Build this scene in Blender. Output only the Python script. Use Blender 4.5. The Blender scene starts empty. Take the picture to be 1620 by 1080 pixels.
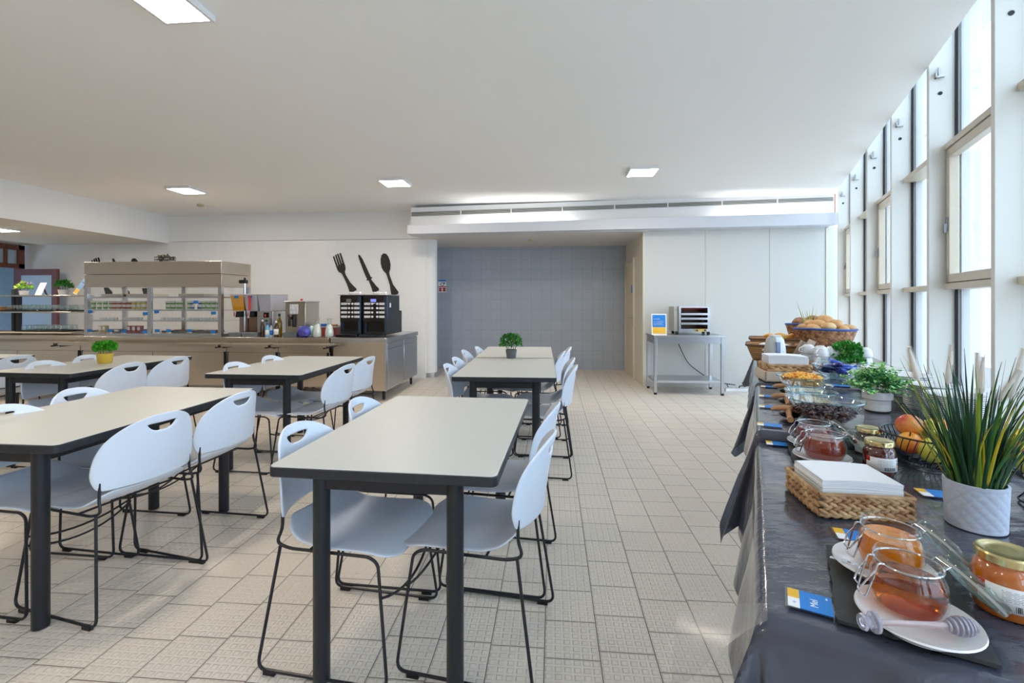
import bpy, math, random
from math import sin, cos, pi, radians, sqrt, hypot, atan2
from mathutils import Vector, Matrix, noise
random.seed(7)
C = bpy.context.scene
COL = C.collection
# ------------------------------------------------------------------ camera, world, exposure
H, F, CX, HY = 1.30, 740.0, 810.0, 478.0          # eye height, focal length in pixels, principal column, horizon row
TH = math.atan(64 / 740.0)                         # the camera is turned slightly left of the room's long axis
CT, ST = cos(TH), sin(TH)
cam_d = bpy.data.cameras.new('camera'); cam = bpy.data.objects.new('camera', cam_d); COL.objects.link(cam)
cam.location = (0, 0, H); cam.rotation_euler = (radians(90), 0, TH)
cam_d.sensor_width = 36; cam_d.lens = 36 * F / 1620; cam_d.shift_y = (HY - 540) / 1620.0
cam_d.clip_start = .02; cam_d.clip_end = 500
C.camera = cam
w_ = bpy.data.worlds.new('world'); C.world = w_; w_.use_nodes = True
bg = w_.node_tree.nodes['Background']; bg.inputs[0].default_value = (.63, .80, 1, 1); bg.inputs[1].default_value = 4.0
C.view_settings.view_transform = 'Standard'; C.view_settings.look = 'None'
C.view_settings.exposure = 0.16; C.view_settings.gamma = 1
C.view_settings.use_curve_mapping = False
C.cycles.max_bounces = 10; C.cycles.diffuse_bounces = 6; C.cycles.transparent_max_bounces = 24
C.cycles.sample_clamp_indirect = 6
LAMP = 84.0      # ceiling panels
COVE = 24.0     # tubes in the cove

# ------------------------------------------------------------------ measuring helpers
def c2w(X, z): return (X * CT - z * ST, X * ST + z * CT)
def G(px, py, h):
    z = (H - h) * F / (py - HY); return c2w((px - CX) / F * z, z)
def zc(px, Y): return Y / (CT + (px - CX) / F * ST)
def XY(px, Y):
    z = zc(px, Y); return (px - CX) / F * z * CT - z * ST
def Zh(px, py, Y): return H + (HY - py) * zc(px, Y) / F
WA = radians(22.56)                                # the window wall and buffet run along this heading
WD = (sin(WA), cos(WA)); ND = (cos(WA), -sin(WA))
def B(t, s): return (WD[0] * t + ND[0] * s, WD[1] * t + ND[1] * s)
def TS(x, y): return (x * WD[0] + y * WD[1], x * ND[0] + y * ND[1])
def ceil_z(x, y): return 2.892 + .004 * (TS(x, y)[1] - 1.04)

# ------------------------------------------------------------------ materials
MATS = {}
def nt(name):
    m = bpy.data.materials.new(name); m.use_nodes = True
    return m, m.node_tree.nodes, m.node_tree.links, m.node_tree.nodes['Principled BSDF']
def srgb(r, g, b):
    f = lambda c: (c / 255 / 12.92) if c / 255 <= .04045 else ((c / 255 + .055) / 1.055) ** 2.4
    return (f(r), f(g), f(b), 1)
def P(name, col, rough=.5, metal=0, bump=0, bscale=60, var=0, vscale=8, coat=0, trans=0, ior=1.45, emit=0, sub=0, spec=None, stretch=None):
    if name in MATS: return MATS[name]
    m, N, L, b = nt(name)
    if len(col) == 3: col = srgb(*col)
    b.inputs['Base Color'].default_value = col
    b.inputs['Roughness'].default_value = rough; b.inputs['Metallic'].default_value = metal
    b.inputs['IOR'].default_value = ior
    if coat: b.inputs['Coat Weight'].default_value = coat; b.inputs['Coat Roughness'].default_value = .06
    if trans: b.inputs['Transmission Weight'].default_value = trans
    if sub: b.inputs['Subsurface Weight'].default_value = sub; b.inputs['Subsurface Radius'].default_value = (.02, .01, .006)
    if spec is not None: b.inputs['Specular IOR Level'].default_value = spec
    if emit: b.inputs['Emission Color'].default_value = col; b.inputs['Emission Strength'].default_value = emit
    if var or bump:
        tc = N.new('ShaderNodeTexCoord'); src = tc.outputs['Object']
        if stretch:
            mp = N.new('ShaderNodeMapping'); mp.inputs['Scale'].default_value = stretch; L.new(src, mp.inputs[0]); src = mp.outputs[0]
    if var:
        n = N.new('ShaderNodeTexNoise'); n.inputs['Scale'].default_value = vscale; n.inputs['Detail'].default_value = 5; L.new(src, n.inputs['Vector'])
        mx = N.new('ShaderNodeMix'); mx.data_type = 'RGBA'
        mx.inputs['A'].default_value = tuple(max(0, c * (1 - var)) for c in col[:3]) + (1,)
        mx.inputs['B'].default_value = tuple(min(1, c * (1 + var)) for c in col[:3]) + (1,)
        L.new(n.outputs['Fac'], mx.inputs['Factor']); L.new(mx.outputs['Result'], b.inputs['Base Color'])
    if bump:
        n2 = N.new('ShaderNodeTexNoise'); n2.inputs['Scale'].default_value = bscale; n2.inputs['Detail'].default_value = 4; L.new(src, n2.inputs['Vector'])
        bp = N.new('ShaderNodeBump'); bp.inputs['Strength'].default_value = bump; bp.inputs['Distance'].default_value = .01
        L.new(n2.outputs['Fac'], bp.inputs['Height']); L.new(bp.outputs['Normal'], b.inputs['Normal'])
    MATS[name] = m; return m
def two(name, c1, c2, scale=6, rough=.4, lo=.4, hi=.6, bump=0, axis=None, sub=0):
    """a two-colour mottled skin (fruit, bread, bark)"""
    if name in MATS: return MATS[name]
    m, N, L, b = nt(name)
    tc = N.new('ShaderNodeTexCoord'); n = N.new('ShaderNodeTexNoise'); n.inputs['Scale'].default_value = scale; n.inputs['Detail'].default_value = 4
    L.new(tc.outputs['Object'], n.inputs['Vector'])
    r = N.new('ShaderNodeValToRGB'); r.color_ramp.elements[0].position = lo; r.color_ramp.elements[1].position = hi
    r.color_ramp.elements[0].color = srgb(*c1); r.color_ramp.elements[1].color = srgb(*c2)
    L.new(n.outputs['Fac'], r.inputs[0]); L.new(r.outputs[0], b.inputs['Base Color']); b.inputs['Roughness'].default_value = rough
    if sub: b.inputs['Subsurface Weight'].default_value = sub; b.inputs['Subsurface Radius'].default_value = (.02, .012, .006)
    if bump:
        n2 = N.new('ShaderNodeTexNoise'); n2.inputs['Scale'].default_value = 45; L.new(tc.outputs['Object'], n2.inputs['Vector'])
        bp = N.new('ShaderNodeBump'); bp.inputs['Strength'].default_value = bump; bp.inputs['Distance'].default_value = .006
        L.new(n2.outputs['Fac'], bp.inputs['Height']); L.new(bp.outputs['Normal'], b.inputs['Normal'])
    MATS[name] = m; return m
def thin_glass(name, tint=(1, 1, 1), ior=1.45, rough=.0, base=.0):
    if name in MATS: return MATS[name]
    m, N, L, b = nt(name); N.remove(b)
    t = N.new('ShaderNodeBsdfTransparent'); t.inputs[0].default_value = tint + (1,)
    g = N.new('ShaderNodeBsdfGlossy'); g.inputs['Roughness'].default_value = rough; g.inputs[0].default_value = (1, 1, 1, 1)
    f = N.new('ShaderNodeLayerWeight'); f.inputs[0].default_value = .5; nb = NB(N, L); r0 = ((ior - 1) / (ior + 1)) ** 2 + base
    ad = N.new('ShaderNodeMath'); ad.operation = 'ADD'; ad.use_clamp = True; ad.inputs[1].default_value = r0
    L.new(nb.m('MULTIPLY', nb.m('POWER', f.outputs['Facing'], 5), .9 - r0), ad.inputs[0])
    mx = N.new('ShaderNodeMixShader'); L.new(ad.outputs[0], mx.inputs[0]); L.new(t.outputs[0], mx.inputs[1]); L.new(g.outputs[0], mx.inputs[2])
    L.new(mx.outputs[0], N['Material Output'].inputs[0]); MATS[name] = m; return m
def glow(name, col, s):
    if name in MATS: return MATS[name]
    m, N, L, b = nt(name); N.remove(b); e = N.new('ShaderNodeEmission'); e.inputs[0].default_value = col + (1,); e.inputs[1].default_value = s
    L.new(e.outputs[0], N['Material Output'].inputs[0]); MATS[name] = m; return m
class NB:
    """small node-maths helper"""
    def __init__(s, N, L): s.N, s.L = N, L
    def v(s, x, sock):
        if isinstance(x, (int, float)): sock.default_value = x
        else: s.L.new(x, sock)
    def m(s, op, a, b=0, c=None):
        n = s.N.new('ShaderNodeMath'); n.operation = op; s.v(a, n.inputs[0]); s.v(b, n.inputs[1])
        if c is not None: s.v(c, n.inputs[2])
        return n.outputs[0]
def grid_tiles(name, col, joint, tile, jw, axes='xy', rough=.4, off=(0, 0), stagger=False, studs=0, var=.05, bump=.3, mottling=.04, diag=None):
    m, N, L, b = nt(name); nb = NB(N, L)
    tc = N.new('ShaderNodeTexCoord'); sp = N.new('ShaderNodeSeparateXYZ'); L.new(tc.outputs['Object'], sp.inputs[0])
    d = {'x': sp.outputs[0], 'y': sp.outputs[1], 'z': sp.outputs[2]}
    u = nb.m('DIVIDE', nb.m('ADD', d[axes[0]], off[0]), tile); v = nb.m('DIVIDE', nb.m('ADD', d[axes[1]], off[1]), tile)
    cu = nb.m('FLOOR', u)
    if stagger:
        wn = N.new('ShaderNodeTexWhiteNoise'); wn.noise_dimensions = '1D'; L.new(cu, wn.inputs['W'])
        v = nb.m('ADD', v, nb.m('MULTIPLY', wn.outputs['Value'], stagger))
    fu = nb.m('FRACT', u); fv = nb.m('FRACT', v); cv = nb.m('FLOOR', v)
    h = jw / tile / 2
    du = nb.m('MINIMUM', fu, nb.m('SUBTRACT', 1, fu)); dv = nb.m('MINIMUM', fv, nb.m('SUBTRACT', 1, fv))
    dd = nb.m('MINIMUM', du, dv)
    jm = nb.m('LESS_THAN', dd, h)
    wn2 = N.new('ShaderNodeTexWhiteNoise'); wn2.noise_dimensions = '2D'; cb = N.new('ShaderNodeCombineXYZ'); L.new(cu, cb.inputs[0]); L.new(cv, cb.inputs[1]); L.new(cb.outputs[0], wn2.inputs['Vector'])
    ns = N.new('ShaderNodeTexNoise'); ns.inputs['Scale'].default_value = 2.2; ns.inputs['Detail'].default_value = 6; L.new(tc.outputs['Object'], ns.inputs['Vector'])
    k = nb.m('ADD', 1 - var / 2 - mottling / 2, nb.m('ADD', nb.m('MULTIPLY', wn2.outputs['Value'], var), nb.m('MULTIPLY', ns.outputs['Fac'], mottling)))
    sc = N.new('ShaderNodeMix'); sc.data_type = 'RGBA'; sc.blend_type = 'MULTIPLY'; sc.inputs['Factor'].default_value = 1; sc.inputs['A'].default_value = srgb(*col)
    cr = N.new('ShaderNodeCombineColor'); L.new(k, cr.inputs[0]); L.new(k, cr.inputs[1]); L.new(k, cr.inputs[2]); L.new(cr.outputs[0], sc.inputs['B'])
    height = nb.m('MULTIPLY', nb.m('MINIMUM', dd, h * 2), 1 / (h * 2))
    colr = sc.outputs['Result']
    if studs:
        su = nb.m('FRACT', nb.m('MULTIPLY', fu, studs)); sv = nb.m('FRACT', nb.m('MULTIPLY', fv, studs))
        a = nb.m('ABSOLUTE', nb.m('SUBTRACT', su, .5)); c = nb.m('ABSOLUTE', nb.m('SUBTRACT', sv, .5))
        e = nb.m('MAXIMUM', a, c)
        st = nb.m('MULTIPLY', nb.m('SUBTRACT', .36, nb.m('MINIMUM', nb.m('MAXIMUM', e, .27), .36)), 1 / .09)
        height = nb.m('ADD', height, nb.m('MULTIPLY', st, 1.1))
        ring = nb.m('MULTIPLY', nb.m('LESS_THAN', nb.m('ABSOLUTE', nb.m('SUBTRACT', e, .34)), .035), .08)
        m2 = N.new('ShaderNodeMix'); m2.data_type = 'RGBA'; L.new(ring, m2.inputs['Factor']); L.new(colr, m2.inputs['A']); m2.inputs['B'].default_value = srgb(*joint); colr = m2.outputs['Result']
    m3 = N.new('ShaderNodeMix'); m3.data_type = 'RGBA'; L.new(jm, m3.inputs['Factor']); L.new(colr, m3.inputs['A']); m3.inputs['B'].default_value = srgb(*joint)
    L.new(m3.outputs['Result'], b.inputs['Base Color']); b.inputs['Roughness'].default_value = rough
    bp = N.new('ShaderNodeBump'); bp.inputs['Strength'].default_value = bump; bp.inputs['Distance'].default_value = .003
    L.new(height, bp.inputs['Height']); L.new(bp.outputs['Normal'], b.inputs['Normal'])
    MATS[name] = m; return m
def wicker(name, c1, c2, su=90, sv=55):
    if name in MATS: return MATS[name]
    m, N, L, b = nt(name)
    tc = N.new('ShaderNodeTexCoord'); mp = N.new('ShaderNodeMapping'); L.new(tc.outputs['UV'], mp.inputs[0]); mp.inputs['Scale'].default_value = (su, sv, 1)
    ck = N.new('ShaderNodeTexBrick'); ck.inputs['Scale'].default_value = 1; ck.inputs['Mortar Size'].default_value = .12; ck.inputs['Mortar Smooth'].default_value = .9
    ck.inputs['Brick Width'].default_value = 1.6; ck.inputs['Row Height'].default_value = 1
    ck.inputs['Color1'].default_value = srgb(*c1); ck.inputs['Color2'].default_value = srgb(*[min(255, int(c * 1.15)) for c in c1]); ck.inputs['Mortar'].default_value = srgb(*c2)
    L.new(mp.outputs[0], ck.inputs['Vector']); L.new(ck.outputs['Color'], b.inputs['Base Color'])
    bp = N.new('ShaderNodeBump'); bp.invert = True; bp.inputs['Strength'].default_value = .9; bp.inputs['Distance'].default_value = .006
    L.new(ck.outputs['Fac'], bp.inputs['Height']); L.new(bp.outputs['Normal'], b.inputs['Normal']); b.inputs['Roughness'].default_value = .6
    MATS[name] = m; return m

floor_m = grid_tiles('floor_tile', (216, 207, 195), (98, 90, 82), .2035, .0032, 'xy', .42, off=(.03, .05), stagger=.55, studs=6, var=.05, bump=.8, mottling=.1)
grey_m = grid_tiles('grey_wall_tile', (166, 174, 187), (140, 146, 155), .197, .004, 'xz', .3, off=(.02, .03), var=.05, bump=.2)
white_tile = grid_tiles('white_wall_tile', (238, 238, 238), (230, 230, 231), .15, .003, 'xz', .35, var=.015, bump=.12)
ceil_m = P('ceiling_paint', (246, 245, 243), .85, var=.015, vscale=1.2)
plaster = P('white_plaster', (234, 234, 234), .7, var=.015, vscale=2)
beam_m = P('grey_blue_beam_paint', (205, 208, 216), .6)
panel_m = P('cream_wall_panel', (202, 202, 198), .45, var=.012, vscale=2)
panel_trim = P('cream_trim', (210, 205, 190), .45)
fin_m = P('white_fin_paint', (228, 228, 223), .4, var=.015, vscale=3)
frame_m = P('cream_window_frame', (214, 204, 186), .35)
gasket = P('black_gasket', (26, 28, 34), .5)
pane = thin_glass('window_glass', (.985, .99, .99), 1.4)
steel = P('brushed_steel', (186, 180, 170), .3, 1, bump=.05, bscale=14, stretch=(1, 30, 60), var=.08, vscale=3)
steel2 = P('steel_pale', (196, 198, 202), .28, 1, var=.05, vscale=6)
chrome = P('polished_wire', (205, 208, 212), .12, 1)
black = P('black_plastic', (20, 21, 24), .35)
blackg = P('black_gloss', (10, 11, 13), .08, coat=.5)
blackm = P('black_metal_paint', (30, 33, 40), .38, bump=.04, bscale=80)
chair_m = P('white_chair_plastic', (217, 227, 241), .34, bump=.03, bscale=500)
lam = P('cream_laminate', (203, 203, 197), .42, var=.012, vscale=30)
edge_m = P('black_table_edge', (38, 41, 48), .4, var=.3, vscale=60)
cer = P('white_ceramic', (232, 233, 235), .18, coat=.4)
matt_w = P('white_matt_pot', (226, 227, 229), .5, bump=.05)
jar_g = thin_glass('jar_glass', (.94, .965, .96), 1.5, 0, .02)
bowl_g = thin_glass('bowl_glass', (.93, .965, .975), 1.48, 0, .01)
clear_pl = thin_glass('clear_plastic', (.95, .95, .97), 1.5, .08, .05)
film_m = thin_glass('clear_film', (.88, .89, .91), 1.35, .35, .10)
gold = P('gold_lid', (206, 190, 140), .22, .9)
paper = P('white_paper', (238, 239, 241), .7)
blue_p = P('blue_print', (28, 128, 214), .45)
yel_p = P('yellow_print', (236, 184, 50), .45)
wood = P('brown_wood', (186, 136, 94), .5, var=.25, vscale=10, stretch=(1, 8, 1))
redwood = P('red_brown_wood_frame', (112, 66, 54), .45, var=.15, vscale=8)
palewood = P('pale_wood', (204, 190, 172), .55, var=.1, vscale=9)
slate = P('black_slate', (52, 54, 56), .55, bump=.35, bscale=25, var=.2, vscale=9)

# ------------------------------------------------------------------ mesh building
class MB:
    def __init__(s): s.v = []; s.f = []; s.mi = []; s.uv = {}
    def add(s, vs, fs, mi=0):
        o = len(s.v); s.v += [tuple(p) for p in vs]; s.f += [tuple(i + o for i in f) for f in fs]; s.mi += [mi] * len(fs); return o
    def box(s, x0, x1, y0, y1, z0, z1, mi=0, mat=None):
        vs = [(x, y, z) for z in (z0, z1) for y in (y0, y1) for x in (x0, x1)]
        if mat is not None: vs = [tuple(mat @ Vector(p)) for p in vs]
        s.add(vs, [(0, 2, 3, 1), (4, 5, 7, 6), (0, 1, 5, 4), (2, 6, 7, 3), (0, 4, 6, 2), (1, 3, 7, 5)], mi); return s
    def tube(s, pts, r, n=8, closed=False, mi=0, cap=True):
        pts = [Vector(p) for p in pts]; k = len(pts); rs = r if isinstance(r, (list, tuple)) else [r] * k
        up = None; rings = []
        for i in range(k):
            a = pts[(i - 1) % k] if (closed or i > 0) else pts[i]; b = pts[(i + 1) % k] if (closed or i < k - 1) else pts[i]
            d = (b - a)
            if d.length < 1e-9: d = Vector((0, 0, 1))
            d.normalize()
            if up is None:
                up = Vector((0, 0, 1)) if abs(d.z) < .9 else Vector((1, 0, 0))
            x = up - d * up.dot(d)
            if x.length < 1e-6: x = d.orthogonal()
            x.normalize(); up = x; y = d.cross(x)
            rings.append([pts[i] + (x * cos(2 * pi * j / n) + y * sin(2 * pi * j / n)) * rs[i] for j in range(n)])
        vs = [p for rg in rings for p in rg]; fs = []
        for i in range(k if closed else k - 1):
            q = (i + 1) % k
            for j in range(n): fs.append((i * n + j, i * n + (j + 1) % n, q * n + (j + 1) % n, q * n + j))
        if not closed and cap: fs += [tuple(range(n))[::-1], tuple((k - 1) * n + j for j in range(n))]
        s.add(vs, fs, mi); return s
    def lathe(s, prof, n=24, c=(0, 0, 0), mi=0, sx=1, sy=1, fn=None, mis=None):
        vs = []; fs = []; k = len(prof); o = len(s.v)
        for (r, z) in prof:
            for j in range(n):
                a = 2 * pi * j / n; rr = r * (fn(a, z) if fn else 1); vs.append((c[0] + rr * cos(a) * sx, c[1] + rr * sin(a) * sy, c[2] + z))
        for i in range(k - 1):
            for j in range(n):
                f = (i * n + j, i * n + (j + 1) % n, (i + 1) * n + (j + 1) % n, (i + 1) * n + j); fs.append(f)
        base = len(s.f); s.add(vs, fs, mi)
        if mis:
            for i in range(k - 1):
                for j in range(n): s.mi[base + i * n + j] = mis[i]
        for i in range(k - 1):
            for j in range(n): s.uv[base + i * n + j] = [(j / n, i / (k - 1)), ((j + 1) / n, i / (k - 1)), ((j + 1) / n, (i + 1) / (k - 1)), (j / n, (i + 1) / (k - 1))]
        if prof[0][0] > 1e-5: s.add([vs[j] for j in range(n)], [tuple(range(n))[::-1]], mi if not mis else mis[0])
        if prof[-1][0] > 1e-5: s.add([vs[(k - 1) * n + j] for j in range(n)], [tuple(range(n))], mi if not mis else mis[-1])
        return s
    def open_lathe(s, prof, n=24, c=(0, 0, 0), mi=0, sx=1, sy=1, fn=None):
        k = len(prof); vs = []; fs = []
        for (r, z) in prof:
            for j in range(n):
                a = 2 * pi * j / n; rr = r * (fn(a, z) if fn else 1); vs.append((c[0] + rr * cos(a) * sx, c[1] + rr * sin(a) * sy, c[2] + z))
        base = len(s.f)
        for i in range(k - 1):
            for j in range(n):
                fs.append((i * n + j, i * n + (j + 1) % n, (i + 1) * n + (j + 1) % n, (i + 1) * n + j))
                s.uv[base + i * n + j] = [(j / n, i / (k - 1)), ((j + 1) / n, i / (k - 1)), ((j + 1) / n, (i + 1) / (k - 1)), (j / n, (i + 1) / (k - 1))]
        s.add(vs, fs, mi); return s
    def ell(s, c, r, n=12, m=8, mi=0, mat=None, fn=None):
        vs = []; fs = []
        for i in range(m + 1):
            p = pi * i / m
            for j in range(n):
                a = 2 * pi * j / n; d = Vector((sin(p) * cos(a), sin(p) * sin(a), cos(p)))
                if fn: d = d * fn(d)
                q = Vector((d.x * r[0], d.y * r[1], d.z * r[2]))
                if mat is not None: q = mat @ q
                vs.append((q.x + c[0], q.y + c[1], q.z + c[2]))
        for i in range(m):
            for j in range(n): fs.append((i * n + j, (i + 1) * n + j, (i + 1) * n + (j + 1) % n, i * n + (j + 1) % n))
        s.add(vs, fs, mi); return s
    def prism(s, poly, fa, mi=0):
        """poly: 2-D outline; fa(u, v, k) -> 3-D point for the two faces k = 0, 1"""
        n = len(poly); a = [fa(u, v, 0) for u, v in poly]; b = [fa(u, v, 1) for u, v in poly]
        s.add(a + b, [tuple(range(n))[::-1], tuple(range(n, 2 * n))] + [(i, (i + 1) % n, n + (i + 1) % n, n + i) for i in range(n)], mi); return s
    def grid(s, nu, nv, fn, mi=0, keep=None):
        vs = [fn(i / nu, j / nv) for j in range(nv + 1) for i in range(nu + 1)]; fs = []; uv = []
        for j in range(nv):
            for i in range(nu):
                if keep and not keep(i, j): continue
                a = j * (nu + 1) + i; fs.append((a, a + 1, a + nu + 2, a + nu + 1)); uv.append([(i / nu, j / nv), ((i + 1) / nu, j / nv), ((i + 1) / nu, (j + 1) / nv), (i / nu, (j + 1) / nv)])
        base = len(s.f); s.add(vs, fs, mi)
        for k, q in enumerate(uv): s.uv[base + k] = q
        return s
    def mesh(s, name, mats, ang=35):
        me = bpy.data.meshes.new(name); me.from_pydata(s.v, [], s.f); me.validate(clean_customdata=False) if False else None
        for m in (mats if isinstance(mats, (list, tuple)) else [mats]): me.materials.append(m)
        if any(s.mi): me.polygons.foreach_set('material_index', s.mi)
        if s.uv:
            ul = me.uv_layers.new(name='uv')
            for fi, q in s.uv.items():
                ls = me.polygons[fi].loop_start
                for k in range(4): ul.data[ls + k].uv = q[k]
        me.update(); me.shade_smooth(); me.set_sharp_from_angle(angle=radians(ang)); return me
    def build(s, name, mats, parent=None, bevel=0, solid=0, sub=0, seg=2, ang=35, loc=None, rot=None, recalc=False):
        me = s.mesh(name, mats, ang)
        if recalc:
            import bmesh
            bm = bmesh.new(); bm.from_mesh(me); bmesh.ops.recalc_face_normals(bm, faces=bm.faces); bm.to_mesh(me); bm.free()
        o = bpy.data.objects.new(name, me); COL.objects.link(o)
        if parent is not None: o.parent = parent
        if loc is not None: o.location = loc
        if rot is not None: o.rotation_euler = rot
        if solid:
            md = o.modifiers.new('solid', 'SOLIDIFY'); md.thickness = abs(solid); md.offset = 0 if solid > 0 else -1
        if bevel:
            md = o.modifiers.new('bevel', 'BEVEL'); md.width = bevel; md.segments = seg; md.limit_method = 'ANGLE'; md.angle_limit = radians(40); md.harden_normals = False
        if sub:
            md = o.modifiers.new('sub', 'SUBSURF'); md.levels = sub; md.render_levels = sub
        return o
def bx(*a, **k): return MB().box(*a, **k)
def tag(o, label, cat, group=None, kind=None):
    o['label'] = label; o['category'] = cat
    if group: o['group'] = group
    if kind: o['kind'] = kind
    return o
def thing(name, label, cat, loc=(0, 0, 0), rotz=0, group=None, kind=None):
    o = bpy.data.objects.new(name, None); o.empty_display_size = .05; COL.objects.link(o)
    o.location = loc; o.rotation_euler = (0, 0, rotz); return tag(o, label, cat, group, kind)
def struct(o, label=None, cat=None):
    o['kind'] = 'structure'
    if label: o['label'] = label; o['category'] = cat
    return o
def kids(o): return [c for c in COL.objects if c.parent is o]
CH = {}
def dup(root, loc, rotz, label, group=None):
    r = root.copy(); COL.objects.link(r); r.location = loc; r.rotation_euler = (0, 0, rotz); r['label'] = label
    if group: r['group'] = group
    if root.name not in CH: CH[root.name] = [(c, kids(c)) for c in kids(root)]
    for c, gs in CH[root.name]:
        d = c.copy(); COL.objects.link(d); d.parent = r
        for g in gs: e = g.copy(); COL.objects.link(e); e.parent = d
    return r
def fillet(pts, r=.03, n=5):
    """round the corners of a polyline"""
    P_ = [Vector(p) for p in pts]; out = [P_[0]]
    for i in range(1, len(P_) - 1):
        a, b, c = P_[i - 1], P_[i], P_[i + 1]; da = (a - b); dc = (c - b); q = min(r, da.length * .48, dc.length * .48)
        p0 = b + da.normalized() * q; p1 = b + dc.normalized() * q
        for k in range(n + 1):
            t = k / n; out.append(p0 * (1 - t) ** 2 + b * 2 * t * (1 - t) + p1 * t * t)
    out.append(P_[-1]); return out
def letters(txt, size, mat, parent, loc, rot, align='CENTER', name='lettering'):
    cu = bpy.data.curves.new(name, 'FONT'); cu.body = txt; cu.size = size; cu.align_x = align; cu.align_y = 'CENTER'; cu.extrude = .0002
    cu.materials.append(mat); tmp = bpy.data.objects.new('tmp', cu); COL.objects.link(tmp); bpy.context.view_layer.update(); me = bpy.data.meshes.new_from_object(tmp.evaluated_get(bpy.context.evaluated_depsgraph_get())); bpy.data.objects.remove(tmp); bpy.data.curves.remove(cu); o = bpy.data.objects.new(name, me); COL.objects.link(o); o.parent = parent; o.location = loc; o.rotation_euler = rot; return o

# ================================================================== the room
YW, YT, YP = 7.87, 9.13, 7.40                      # white wall, grey tiled alcove wall, cream panel wall
XL, XB = -9.72, -6.907                             # left wall, edge of the lowered ceiling
XA = 1.405                                         # side wall of the alcove
X_COL = -2.11
GL = 1.185                                         # glass plane of the window wall, in buffet coordinates
tl = lambda y, s: (y - ND[1] * s) / WD[1]          # run along the wall at which it reaches depth y
YB = -3.2
struct(MB().grid(1, 1, lambda u, v: (-10.6 + u * 18, YB - 1 + v * 14.6, 0)).build('floor', floor_m))
S0 = 1.035
struct(MB().grid(1, 1, lambda u, v: (lambda x, y: (x, y, ceil_z(x, y)))(*[(XL - .2, YB), (B(tl(YB, S0), S0)[0], YB), (XL - .2, YW + .1), (B(tl(YW + .1, S0), S0)[0], YW + .1)][int(round(u)) + 2 * int(round(v))])).build('ceiling', ceil_m))
# lowered ceiling on the left, over the serving counter end
lo = MB(); zl = 2.36
lo.box(XL - .1, XB, YB, YW + .05, zl, 2.80)
o = struct(lo.build('ceiling_lowered', P('cream_soffit_paint', (224, 218, 206), .8)))
mb = MB(); mb.box(XB - .01, XB + .012, YB, YW, zl, 2.90); struct(mb.build('trim_1', plaster))
# white tiled wall behind the counter, grey plaster band above its joint
struct(bx(XL - .1, X_COL - .06, YW, YW + .12, 0, 2.385).build('wall_back', white_tile))
struct(bx(XB + .01, X_COL + .3, YW - .012, YW + .1, 2.392, 3.0).build('wall_back_upper', plaster))
struct(bx(X_COL - .55, X_COL - .45, YW + .05, YT + .1, 0, 2.42).build('wall_passage', white_tile))
# grey alcove
struct(bx(X_COL - .6, XA + .1, YT, YT + .1, 0, 2.5).build('wall_alcove', grey_m))
struct(bx(X_COL - .1, XA + .05, 7.28, YW + .05, 2.385, 2.44).build('ceiling_alcove_front', P('alcove_soffit', (214, 212, 210), .75)))
struct(bx(X_COL - .6, XA + .05, YW + .05, YT + .05, 2.385, 2.44).build('ceiling_alcove', P('alcove_soffit', (214, 212, 210), .75)))
# cream panels: side wall with a door, front wall of three boards
struct(bx(XA, XA + .05, YP + .012, YT, 0, 2.384).build('wall_right_alcove', P('cream_side_wall', (218, 210, 190), .5)))
xr = B(tl(YP, 1.06), 1.06)[0]
jx = [XA, XY(1116.5, YP), XY(1218, YP), xr + .2]
pw = MB()
for i in range(3): pw.box(jx[i] + .006, jx[i + 1] - .006, YP, YP + .05, 0, 2.43)
struct(pw.build('wall_panelled', panel_m, bevel=.003))
st = MB()
for x in jx[1:3]: st.box(x - .006, x + .006, YP - .004, YP + .02, .0, 2.42)
st.box(jx[0] - .012, jx[0] + .02, YP - .01, YP + .03, 0, 2.40); st.box(xr - .14, xr - .11, YP - .012, YP + .01, 0, 2.42)
struct(st.build('trim_2', panel_trim, bevel=.002))
struct(bx(XA + .03, xr - .1, YP - .012, YP + .005, 0, .07).build('baseboard_right', panel_m, bevel=.003))
# door in the alcove's side wall
d = thing('door_1', 'cream door with a pale frame in the alcove side wall', 'door', (XA, 8.63, 0)); struct(d)
bx(-.02, .002, -.42, .42, .0, 2.02).build('door_leaf', P('cream_door', (222, 208, 178), .4), d, bevel=.002)
fr = MB(); fr.box(-.032, .0, -.47, -.42, 0, 2.07); fr.box(-.032, .0, .42, .46, 0, 2.07); fr.box(-.031, .0, -.42, .42, 2.02, 2.069); fr.build('door_frame', panel_trim, d, bevel=.002)
hd = MB(); hd.box(-.026, -.019, -.36, -.33, .92, 1.08); hd.tube(fillet([(-.02, -.345, 1.03), (-.07, -.345, 1.03), (-.07, -.24, 1.03)], .015), .008); hd.build('door_handle', chrome, d)
bx(-.024, -.02, -.34, -.24, 1.46, 1.6).build('door_sign', blue_p, d)
# round column
cm = MB(); xc_ = XY(680, 8.03); cm.lathe([(.128, 0), (.128, 2.5)], 40, (xc_, 8.03, 0)); struct(cm.build('column', P('column_white', (230, 230, 230), .5)))
cm = MB(); cm.lathe([(.131, 0), (.131, .085)], 40, (xc_, 8.03, 0)); struct(cm.build('baseboard_column', steel2))
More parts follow.
